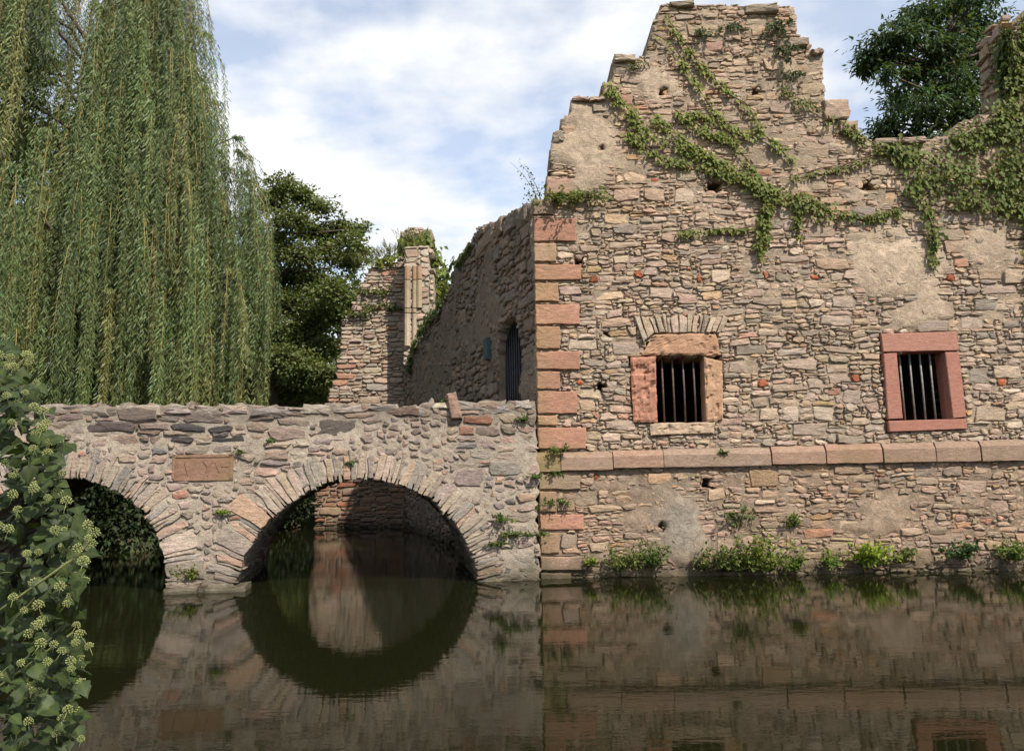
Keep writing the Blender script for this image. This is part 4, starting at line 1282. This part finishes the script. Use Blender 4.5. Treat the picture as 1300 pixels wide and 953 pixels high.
for k, (x, y, r, lb) in enumerate([(-8.1, 15.5, 1.35, 'dark leafy bush overhanging the water behind the arch beside the ivy bush'),
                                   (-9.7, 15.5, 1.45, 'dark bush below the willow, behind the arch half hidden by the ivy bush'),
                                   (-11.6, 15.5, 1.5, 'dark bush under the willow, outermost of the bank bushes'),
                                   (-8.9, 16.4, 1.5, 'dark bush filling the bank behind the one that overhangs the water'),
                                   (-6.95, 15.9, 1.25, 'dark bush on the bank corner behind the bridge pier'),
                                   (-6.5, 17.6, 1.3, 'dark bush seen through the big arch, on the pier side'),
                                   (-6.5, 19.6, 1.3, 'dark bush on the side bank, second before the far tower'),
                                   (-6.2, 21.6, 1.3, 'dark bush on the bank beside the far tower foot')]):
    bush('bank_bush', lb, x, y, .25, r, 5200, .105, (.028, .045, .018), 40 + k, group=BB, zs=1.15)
bush('hedge_bush', 'sunlit yellow-green shrub showing over the parapet under the alder', -6.6, 22.9, 1.2, 1.25, 2600, .10, (.13, .17, .035), 45, group='shrubs showing over the parapet', zs=.85)
bush('hedge_bush', 'feathery yellow-green shrub showing over the parapet beside the willow fringe', -5.9, 16.8, 1.0, 1.15, 2400, .10, (.11, .15, .03), 46, group='shrubs showing over the parapet', zs=.9)

# ------------------------------------------------------------------ creepers on the walls
def creeper(name, label, fr, paths, col, seed, leaf=.062, dens=330, tip=None, group=None, cat='creeper'):
    """paths: list of (px points, px half-width); leaves lie shingled on the wall, tips down"""
    R = np.random.RandomState(seed)
    first = fr.uv(*paths[0][0][0])
    t_ = thing(name, label, cat, tuple(fr(first[0], first[1], 0.03)), group)
    L_ = []; mb = MB()
    for (pts, wd) in paths:
        P = np.array([fr.uv(*p) for p in pts])
        seg = np.linalg.norm(np.diff(P, axis=0), axis=1); s = np.concatenate([[0], np.cumsum(seg)])
        Lg = s[-1]
        w_ = .85 * wd / F * np.linalg.norm(fr(P[0][0], P[0][1], 0) - CAM)
        q = np.linspace(0, Lg, max(4, int(Lg / .12)))
        path = np.stack([np.interp(q, s, P[:, 0]), np.interp(q, s, P[:, 1])], 1)
        path += np.stack([fbm(q * 3, q * 0, seed) - .5, fbm(q * 3, q * 0 + 9, seed) - .5], 1) * .10
        V, f = tube(fr(path[:, 0], path[:, 1], np.full(len(q), .05)), .009, 4); mb.add(V, f, (0, 0, 0))
        n = int(dens * Lg * (w_ / .08) ** .85) + 6
        qq = R.uniform(0, Lg, n)
        # clumps along the strand
        dn = fbm(qq * 5, qq * 0 + 3, seed + 4, 2)
        keep = R.rand(n) < np.clip((dn - .33) * 3.2, .22, 1); qq = qq[keep]; n = len(qq)
        u = np.interp(qq, s, P[:, 0]) + R.normal(0, w_ * .48, n); v = np.interp(qq, s, P[:, 1]) + R.normal(0, w_ * .55, n) - .02
        h = .04 + np.abs(R.normal(0, .5, n)) * min(.16, w_ * .6)
        Pw = fr(u, v, h)
        nrm = fr.n[None, :] * R.uniform(.5, 1.3, (n, 1)) + np.array([0, 0, 1]) * R.uniform(.1, .9, (n, 1)) + R.normal(0, .4, (n, 3))
        D = np.array([0, 0, -1.0])[None, :] * R.uniform(.4, 1.2, (n, 1)) + fr.e[None, :] * R.normal(0, .55, (n, 1)) + fr.n[None, :] * R.uniform(0, .6, (n, 1))
        ln = leaf * R.uniform(.65, 1.3, n)
        c = rcol(R, n, col, .28)
        if tip is not None:
            k = np.clip((v - tip[1]) / tip[2], 0, 1)[:, None] * R.uniform(.4, 1, (n, 1))
            c = c * (1 - k) + k * np.array(tip[0])[None, :] * R.uniform(.75, 1.25, (n, 1))
        L_.append(leaf_arrays(Pw, D, nrm, ln, ln * R.uniform(.55, .75, n), c))
    part('stem', mb.mesh('stem', True), M_WOOD, t_)
    o = part('foliage', leaf_mesh('foliage', L_), M_LEAF, t_); o['kind'] = 'stuff'
    return t_

YG = ((.20, .235, .055), 4.6, 1.8)
creeper('wall_creeper', 'two thin creeper strands trailing down from the gable top', FA,
        [([(845, 22), (859, 41), (875, 69), (894, 91), (913, 107), (927, 121)], 5.5), ([(927, 121), (940, 130), (954, 148), (965, 170), (990, 189), (1007, 208)], 6.5),
         ([(831, 44), (850, 57), (863, 76), (872, 91), (885, 110), (897, 129), (907, 145), (919, 157)], 5.5)], (.15, .18, .045), 51, tip=YG, group='creepers on the gable wall')
creeper('wall_creeper', 'thick fan of creeper sweeping diagonally down the gable above the orange window', FA,
        [([(768, 110), (787, 126), (803, 148), (818, 170), (844, 179), (869, 189), (900, 201), (932, 217), (957, 239), (973, 258), (970, 283), (964, 312)], 9),
         ([(796, 167), (815, 186), (837, 201), (869, 208), (894, 214), (930, 225)], 7), ([(828, 148), (850, 164), (875, 186), (910, 205)], 6.5),
         ([(856, 142), (875, 154), (900, 170), (926, 176), (941, 195), (957, 222), (975, 245)], 7), ([(875, 145), (907, 151), (932, 164), (954, 172)], 5.5),
         ([(957, 239), (1000, 250), (1035, 262), (1060, 270)], 12), ([(900, 205), (935, 222), (965, 240), (1005, 250)], 12), ([(968, 260), (966, 300), (964, 325)], 8), ([(1010, 262), (1012, 300)], 6),
         ([(855, 296), (890, 292), (930, 290), (962, 287)], 3.5), ([(1060, 270), (1100, 276), (1140, 266)], 6)], (.14, .165, .04), 52, tip=YG, group='creepers on the gable wall')
creeper('wall_creeper', 'creeper draped over the gable shoulder that faces the ash tree', FA,
        [([(993, 108), (1005, 125), (1025, 135), (1050, 150), (1075, 165), (1110, 185), (1140, 195)], 9), ([(1057, 215), (1090, 206), (1120, 197), (1160, 200)], 5), ([(1005, 225), (1040, 218), (1060, 214)], 4)], (.14, .155, .045), 53, group='creepers on the gable wall')
creeper('ivy_mass', 'heavy green ivy mass covering the wall top in front of the ash', FA,
        [([(1140, 196), (1180, 205), (1220, 222), (1265, 232), (1330, 240)], 20), ([(1165, 225), (1210, 250), (1255, 258), (1330, 270)], 16), ([(1150, 235), (1175, 268), (1182, 300)], 13), ([(1180, 300), (1184, 345)], 6),
         ([(1220, 190), (1255, 165), (1280, 130), (1292, 90), (1300, 60)], 15), ([(1275, 190), (1310, 160), (1340, 120)], 24), ([(1286, 105), (1310, 95), (1345, 75)], 20), ([(1290, 75), (1320, 60)], 14), ([(1292, 40), (1302, 30), (1330, 20)], 12), ([(1288, 55), (1310, 45)], 10), ([(1262, 160), (1290, 140), (1320, 130)], 16), ([(1298, 250), (1307, 330), (1306, 420)], 7), ([(1270, 215), (1320, 205)], 22), ([(1128, 190), (1150, 200)], 10), ([(1205, 180), (1240, 166), (1275, 162), (1320, 150)], 15), ([(1320, 280), (1325, 420)], 12)],
        (.12, .15, .036), 54, leaf=.072, dens=270, group='creepers on the gable wall', cat='ivy')
creeper('stub_ivy', 'ivy clinging to the side of the high wall stub beyond the ash', SS,
        [([(1280, 55), (1281, 95), (1282, 140)], 14), ([(1285, 35), (1286, 90), (1287, 135)], 10)], (.085, .115, .03), 57, leaf=.08, dens=520, cat='ivy')
creeper('tower_creeper', 'bright green creeper over the top and pilaster side of the far tower', TW,
        [([(510, 303), (530, 306), (545, 300)], 7), ([(548, 312), (556, 335), (560, 370), (556, 395)], 12), ([(566, 340), (568, 380)], 7), ([(540, 292), (548, 310)], 5), ([(512, 312), (500, 328), (470, 332)], 6)], (.13, .17, .03), 55, leaf=.16, dens=90)
creeper('side_wall_ivy', 'dark ivy trailing over the far top of the shaded side wall', SW,
        [([(580, 328), (572, 350), (566, 378)], 5), ([(562, 385), (548, 402), (535, 425), (526, 446), (523, 470)], 9), ([(600, 310), (584, 335)], 5)], (.07, .10, .03), 56, leaf=.12, dens=80)

# ------------------------------------------------------------------ small plants
def tuft(name, label, p, r, n, leaf, col, seed, group, up=.6, out=(0, -1, 0), cat='plant', stems=8, grass=False, lat=.7):
    R = np.random.RandomState(seed)
    p = np.array(p, float); out = np.array(out, float)
    t_ = thing(name, label, cat, tuple(p), group)
    mb = MB(); L_ = []
    per = max(3, n // stems)
    for k in range(stems):
        d = out * R.uniform(.1, .9) + np.array([R.normal(0, lat), R.normal(0, .25), up * R.uniform(.5, 1.3)])
        d = d / np.linalg.norm(d)
        if np.dot(d, out) < .05: d = d + out * .2
        ln_ = r * R.uniform(.55, 1.15)
        q = np.linspace(0, 1, 5)[:, None]
        base = p + np.cross(out, [0, 0, 1]) * R.normal(0, r * (.3 if lat > .5 else .17)) - out * .01
        pts = base + d * q * ln_ + np.array([0, 0, -.25 * ln_]) * q ** 2
        V, f = tube(pts, [.006, .005, .004, .003, .002], 4); mb.add(V, f, (0, 0, 0))
        s = R.uniform(.15, 1, per)[:, None]
        P = base + d * s * ln_ + np.array([0, 0, -.25 * ln_]) * s ** 2 + R.normal(0, .07 * r, (per, 3))
        if grass:
            D = d[None, :] + R.normal(0, .3, (per, 3)); lw = .08
        else:
            D = R.normal(0, 1, (per, 3)) + d * .5; lw = .6
        nr = R.normal(0, .5, (per, 3)) + np.array([0, 0, .8]) + out * .5
        ll = leaf * R.uniform(.6, 1.3, per)
        L_.append(leaf_arrays(P, D, nr, ll, ll * lw, rcol(R, per, col, .3) * R.uniform(.8, 1.2)))
    part('stems', mb.mesh('stems', True), M_STEM, t_)
    o = part('foliage', leaf_mesh('foliage', L_), M_LEAF, t_); o['kind'] = 'stuff'
    return t_

GRN = (.085, .125, .03); BRT = (.17, .24, .03)
WP = 'plants along the foot of the gable wall'
def wplant(u, v, r, n, leaf, col, seed, label, up=1.15, stems=12, h=.07):
    a = FA.uv(u, v); z = max(.02, a[1])
    tuft('water_plant', label, FA(a[0], z, h), r, n, leaf, col, seed, WP, up, stems=stems, lat=.42)
wplant(749, 718, .17, 170, .035, BRT, 61, 'small bright green tuft at the waterline next to the lowest red quoin')
wplant(788, 722, .36, 380, .045, (.12, .15, .035), 62, 'olive leafy clump at the waterline between the corner and the pale plaster patch', stems=18)
wplant(826, 720, .46, 360, .045, (.085, .135, .03), 63, 'upright green weed at the waterline between olive clump and pale plaster patch', up=1.3, stems=14)
wplant(885, 722, .26, 110, .045, (.09, .12, .03), 64, 'thin green weed below the pale plaster patch')
wplant(925, 724, .56, 520, .05, (.085, .115, .03), 65, 'darker half of the largest waterline thicket, beside the pale plaster patch', stems=26)
wplant(965, 724, .60, 640, .05, (.14, .19, .03), 66, 'brighter half of the largest waterline thicket, between the two windows', stems=28)
wplant(1003, 722, .28, 160, .05, (.11, .17, .03), 67, 'green weeds at the end of the largest thicket towards the red window', stems=16)
wplant(1052, 718, .24, 240, .04, (.12, .19, .03), 68, 'little green weed between the big thicket and the round bright bush')
wplant(1100, 716, .40, 900, .045, (.20, .28, .03), 69, 'round bright yellow-green bush at the waterline below the red window', stems=30, up=1.0)
wplant(1142, 712, .24, 160, .04, (.10, .14, .03), 70, 'sparse weed touching the round bright bush below the red window')
wplant(1218, 708, .30, 320, .05, (.05, .10, .03), 71, 'dark green weed hugging the wall foot past the red window')
wplant(1280, 710, .36, 340, .05, (.11, .16, .03), 72, 'last green weed clump at the waterline, farthest from the red corner', stems=18)
wplant(935, 668, .34, 110, .05, (.08, .12, .03), 73, 'thin climbing weed on the wall above the largest thicket', up=1.5, stems=6, h=.03)
wplant(1008, 668, .26, 80, .05, (.10, .14, .03), 74, 'thin weed on the wall above the end of the thicket towards the red window', up=1.2, stems=5, h=.03)
WT = 'tufts growing in the joints'
def ftuft(u, v, r, n, seed, label, fr=FA, col=GRN, leaf=.035, up=.3, h=.03):
    a = fr.uv(u, v)
    tuft('wall_plant', label, fr(a[0], a[1], h), r, n, leaf, col, seed, WT, up, out=fr.n)
ftuft(707, 574, .17, 220, 81, 'flat green fern tuft on the string course at the corner', h=.075)
ftuft(704, 602, .10, 110, 82, 'green tuft under the string course at the corner')
ftuft(696, 634, .19, 200, 83, 'hanging fern in the quoin joint below the string course', up=-.2)
ftuft(916, 575, .07, 60, 84, 'tiny green sprig on the string course below the orange window', h=.075)
ftuft(718, 258, .42, 240, 85, 'pale green weed sprawling beside the topmost corner quoins', col=(.13, .16, .045), leaf=.06)
ftuft(750, 245, .36, 170, 86, 'pale weed hanging from the small ledge next to the topmost quoins', col=(.14, .17, .05), leaf=.06, up=-.1)
ftuft(887, 40, .20, 90, 87, 'grey-green tuft on the gable top beside the thin creeper strands', col=(.06, .085, .045), up=-.4, leaf=.05)
ftuft(928, 32, .22, 110, 88, 'grey-green tuft hanging midway along the gable top', col=(.06, .085, .045), up=-.4, leaf=.05)
ftuft(986, 30, .28, 160, 89, 'large grey-green tuft at the ash side of the gable top', col=(.06, .085, .045), up=-.5, leaf=.06)
ftuft(1000, 62, .26, 120, 90, 'grey-green tuft hanging just below the large one at the gable top', col=(.06, .085, .045), up=-.5, leaf=.06)
ftuft(1006, 92, .22, 90, 91, 'small tuft above the creeper on the gable shoulder facing the ash', col=(.06, .085, .045), up=-.4, leaf=.05)
ftuft(812, 88, .18, 80, 92, 'small green tuft on the gable step on the side of the bridge', col=(.09, .12, .04))
ftuft(664, 533, .10, 130, 93, 'round green tuft high on the bridge parapet by the corner', BR)
ftuft(678, 605, .13, 120, 94, 'green tuft in the seam between bridge and corner, upper one', BR)
ftuft(634, 660, .17, 180, 95, 'fern on the bridge between the big arch and the corner, highest of three', BR)
ftuft(656, 680, .17, 150, 96, 'fern on the bridge between the big arch and the corner, nearest the corner', BR)
ftuft(632, 690, .13, 100, 97, 'low fern beside the springing of the big arch', BR)
ftuft(678, 678, .17, 160, 98, 'green tuft in the seam between bridge and corner, lower one', BR)
ftuft(281, 650, .09, 80, 99, 'bright sprig on the pier beside the big arch ring', BR, col=BRT)
ftuft(245, 735, .22, 200, 100, 'yellow-green weed creeping up the pier from its footing', BR, col=(.14, .16, .04), up=1.4)
ftuft(305, 574, .07, 60, 101, 'tiny tuft just above the carved plaque corner', BR)
ftuft(443, 588, .06, 50, 102, 'tiny tuft on the crown of the big arch', BR)
ftuft(345, 560, .06, 50, 103, 'tiny tuft on the parapet face between plaque and big arch crown', BR)
ftuft(565, 513, .12, 90, 104, 'grass tuft on the parapet beside the upright stone', BR, h=-.1, up=.8)
for k, (u_, v_, lb) in enumerate([(470, 334, 'grey-green grass at the jagged end of the far tower top'), (487, 326, 'grey-green grass in the middle of the far tower top'), (502, 322, 'tall grass beside the raised part of the far tower top'), (530, 316, 'dry grass on the pilaster top of the far tower')]):
    a = TW.uv(u_, v_)
    tuft('wall_grass', lb, TW(a[0], a[1] - .1, 0.02 if k < 3 else .6), .5, 190, .17, (.17, .19, .085), 110 + k, 'grasses on the far tower', 1.5, cat='grass', grass=True, stems=14)
for k, (u_, v_, lb) in enumerate([(472, 372, 'green weed high on the far tower face'), (462, 400, 'green weed low on the far tower face near its jagged edge'), (488, 392, 'green weed on the far tower face beside the pilaster')]):
    a = TW.uv(u_, v_)
    tuft('wall_plant', lb, TW(a[0], a[1], .03), .5, 120, .10, (.10, .13, .035), 120 + k, 'weeds on the far tower', .2)

# birch sapling on the side wall behind the corner
R = np.random.RandomState(77)
p0 = np.array([0.52, 11.9, 5.05])
bs = thing('birch_sapling', 'small fine-leaved sapling growing behind the top of the red corner', 'sapling', tuple(p0))
mb = MB(); L_ = []
for k in range(15):
    big_ = k < 2
    d = np.array([R.normal(-.10, .20), R.normal(0, .2), 1.0 if big_ else R.uniform(.25, .9)]); ln_ = R.uniform(.95, 1.15) if big_ else R.uniform(.35, .7)
    q = np.linspace(0, 1, 6)[:, None]
    pts = p0 + np.array([0, 0, -.15]) + d * q * ln_ + np.array([-.32 if big_ else -.1, 0, 0]) * q ** 3
    V, f = tube(pts, [.012, .009, .007, .005, .003, .002], 4); mb.add(V, f, (0, 0, 0))
    n = 40 if big_ else 46
    s = R.uniform(.35 if big_ else .2, 1, n); i0 = np.clip((s * 5).astype(int), 0, 4); fr_ = (s * 5 - i0)[:, None]
    P = pts[i0] * (1 - fr_) + pts[i0 + 1] * fr_ + R.normal(0, .06, (n, 3))
    ln2 = R.uniform(.03, .055, n)
    L_.append(leaf_arrays(P, R.normal(0, 1, (n, 3)) + np.array([0, 0, -.5]), R.normal(0, 1, (n, 3)), ln2, ln2 * .65, rcol(R, n, (.06, .09, .035), .3)))
part('stems', mb.mesh('stems', True), M_WOOD, bs)
o = part('foliage', leaf_mesh('foliage', L_), M_LEAF, bs); o['kind'] = 'stuff'

# ------------------------------------------------------------------ ivy bush on the near bank
R = np.random.RandomState(99)
IB = np.array([-1.35, 1.62, .10])
iv = thing('ivy_bush', 'flowering ivy bush with glossy leaves on the near bank', 'ivy bush', tuple(IB))
def ivy_leaf(seed):
    r = np.random.RandomState(seed)
    prof = [(0, .0), (.07, .20), (.16, .36), (.28, .46), (.42, .44), (.58, .34), (.74, .21), (.88, .09), (1.0, 0)]
    if seed % 2: prof = [(0, .0), (.03, .26), (.14, .46), (.26, .44), (.36, .36), (.47, .40), (.60, .30), (.78, .16), (1.0, 0)]
    V = []; fs = []
    k = len(prof)
    cup = r.uniform(.10, .28); bend = r.uniform(.05, .30)
    for (x, w_) in prof:                                   # midrib, halfway, edge on both sides
        z = -bend * x * x
        V.append((x, 0, z))
        for sg in (-1, 1):
            V.append((x, sg * w_ * .5, z + cup * w_ * .42 + .02))
            V.append((x - .02, sg * w_, z + cup * w_ * .7 + r.uniform(-.03, .03)))
    for i in range(k - 1):
        a = i * 5; b_ = a + 5
        fs += [(a, b_, b_ + 1, a + 1), (a + 1, b_ + 1, b_ + 2, a + 2), (a, a + 3, b_ + 3, b_), (a + 3, a + 4, b_ + 4, b_ + 3)]
    # petiole
    V = np.array(V); n0 = len(V)
    Vt, ft = tube([(-.45, 0, -.12), (-.2, 0, -.02), (.02, 0, 0)], .016, 4)
    V = np.vstack([V, Vt]); fs += [tuple(i + n0 for i in q) for q in ft]
    kk = r.uniform(.75, 1.35)
    C = np.tile(np.array([.024, .038, .009]) * kk, (len(V), 1))
    C[0:n0:5] *= np.array([1.7, 1.5, 1.3])
    C[n0:] = (.12, .15, .05)
    me = mesh_np('ivy_leaf', V, fs, C, True); me.materials.append(M_IVY)
    return me
LEAFS = [ivy_leaf(s_) for s_ in range(8)]
def umbel(seed):
    r = np.random.RandomState(seed)
    mb = MB()
    ico = [(0, 0, 1), (.89, 0, .45), (.28, .85, .45), (-.72, .53, .45), (-.72, -.53, .45), (.28, -.85, .45), (.72, .53, -.45), (-.28, .85, -.45), (-.89, 0, -.45), (-.28, -.85, -.45), (.72, -.53, -.45), (0, 0, -1)]
    icf = [(0, 1, 2), (0, 2, 3), (0, 3, 4), (0, 4, 5), (0, 5, 1), (1, 6, 2), (2, 7, 3), (3, 8, 4), (4, 9, 5), (5, 10, 1), (2, 6, 7), (3, 7, 8), (4, 8, 9), (5, 9, 10), (1, 10, 6), (11, 7, 6), (11, 8, 7), (11, 9, 8), (11, 10, 9), (11, 6, 10)]
    n = 34
    for k in range(n):
        z = 1 - 1.55 * (k + .5) / n; a = k * 2.39996
        d = np.array([math.sqrt(max(0, 1 - z * z)) * math.cos(a), math.sqrt(max(0, 1 - z * z)) * math.sin(a), z])
        c = d * r.uniform(.86, 1.08)
        s_ = r.uniform(.13, .19)
        mb.add(np.array(ico) * s_ * np.array([1, 1, 1.1]) + c, icf, (0, 0, 0))
        V, f = tube([(0, 0, 0), c * .9], .03, 3); mb.add(V, f, (0, 0, 0))
    V, f = tube([(0, 0, 0), (0, .1, -1.2), (0, .3, -2.4)], .07, 5); mb.add(V, f, (0, 0, 0))
    me = mb.mesh('umbel', True); me.materials.append(M_UMBEL)
    return me
UMB = [umbel(s_) for s_ in range(3)]
PINV = Matrix.Translation(-Vector(IB))
def place(name, me, p, D, Nn, sc):
    D = Vector(D).normalized(); Nn = Vector(Nn)
    Y = Nn.cross(D).normalized(); Z = D.cross(Y)
    o = bpy.data.objects.new(name, me); COL.objects.link(o); o.parent = iv; o.matrix_parent_inverse = PINV
    o.matrix_basis = Matrix(((D.x * sc, Y.x * sc, Z.x * sc, p[0]), (D.y * sc, Y.y * sc, Z.y * sc, p[1]), (D.z * sc, Y.z * sc, Z.z * sc, p[2]), (0, 0, 0, 1)))
    return o
# the bush's outline: how far right it reaches at each height
EDGE_V = [418, 445, 480, 520, 560, 600, 640, 690, 740, 790, 830, 870, 960]
EDGE_U = [2, 22, 44, 58, 92, 74, 96, 118, 104, 98, 108, 104, 96]
mb = MB()
nl = 0
for k in range(298):
    v_ = R.uniform(428, 985)
    eu = np.interp(v_, EDGE_V, EDGE_U)
    u_ = eu + 6 - abs(R.normal(0, 1)) * 55 - R.uniform(0, 12)
    if u_ < -55: u_ = R.uniform(-45, eu - 4)
    Y = 1.55 + R.uniform(-.12, .35) - .0006 * max(0, eu - u_)
    p = at_y(u_, v_, Y)
    D = np.array([R.normal(.35, .6), R.normal(-.45, .5), R.normal(-.25, .5)])
    Nn = np.array([R.normal(.1, .35), -.55 + R.normal(0, .35), .8])
    place('leaf', LEAFS[R.randint(8)], p, D, Nn, R.uniform(.021, .039)); nl += 1
for k in range(98):
    v_ = R.uniform(436, 960)
    eu = np.interp(v_, EDGE_V, EDGE_U)
    u_ = eu + 10 - abs(R.normal(0, 1)) * 48
    if u_ < -80: u_ = R.uniform(-40, eu)
    Y = 1.45 + R.uniform(-.10, .15)
    p = at_y(u_, v_, Y)
    up_ = np.array([R.normal(.25, .35), R.normal(-.3, .3), 1.0]); up_ /= np.linalg.norm(up_)
    sc = R.uniform(.0055, .0095)
    Dx = np.cross(up_, [.3, 1, .1])
    place('flower_umbel', UMB[R.randint(3)], p, Dx, up_, sc)
    if k % 33 == 0:
        root_ = np.array([-1.35 + R.uniform(-.15, .1), 1.95, max(.3, p[2] - R.uniform(.2, .45))])
        V, f = tube([root_, (root_ + p) / 2 + np.array([0, 0, -.05]), p - up_ * sc * 2], [.003, .0028, .002], 5); mb.add(V, f, (0, 0, 0))
Vs, Fs, Cs = [], [], []; kk_ = 0
for k in range(1100):
    v_ = R.uniform(440, 1000); eu = np.interp(v_, EDGE_V, EDGE_U)
    u_ = R.uniform(-120, eu - 8)
    p = at_y(u_, v_, 1.78 + R.uniform(-.05, .25) + .0004 * (eu - u_))
    D = Vector((R.normal(.35, .6), R.normal(-.45, .5), R.normal(-.35, .5))).normalized(); Nn = Vector((R.normal(.1, .35), -.55 + R.normal(0, .35), .8))
    Yv = Nn.cross(D).normalized(); Zv = D.cross(Yv); sc = R.uniform(.024, .042)
    me = LEAFS[R.randint(8)]
    co = np.empty(len(me.vertices) * 3); me.vertices.foreach_get('co', co); co = co.reshape(-1, 3)[:45]
    cc = np.empty(len(me.vertices) * 4); me.attributes['col'].data.foreach_get('color', cc); cc = cc.reshape(-1, 4)[:45, :3]
    Vs.append(p + sc * (co[:, :1] * np.array(D) + co[:, 1:2] * np.array(Yv) + co[:, 2:] * np.array(Zv)))
    fq = []
    for i in range(8):
        a = i * 5; b_ = a + 5
        fq += [(a, b_, b_ + 1, a + 1), (a + 1, b_ + 1, b_ + 2, a + 2), (a, a + 3, b_ + 3, b_), (a + 3, a + 4, b_ + 4, b_ + 3)]
    Fs.append(np.array(fq) + kk_); Cs.append(cc); kk_ += 45
o = part('inner_foliage', mesh_np('inner_foliage', np.vstack(Vs), np.vstack(Fs), np.vstack(Cs), True), M_IVY, iv); o['kind'] = 'stuff'
part('side_stems', mb.mesh('side_stems', True), M_STEM, iv)
mb = MB()
for k in range(7):
    x0 = IB + np.array([R.uniform(-.25, .1), R.uniform(.25, .45), -.2])
    V, f = tube([x0, x0 + np.array([R.uniform(-.1, .1), .05, .45]), x0 + np.array([R.uniform(-.1, .1), .1, .8]), x0 + np.array([R.uniform(-.1, .1), .1, 1.1])], [.022, .017, .012, .006], 6); mb.add(V, f, (0, 0, 0))
part('stem', mb.mesh('stem', True), M_WOOD, iv)
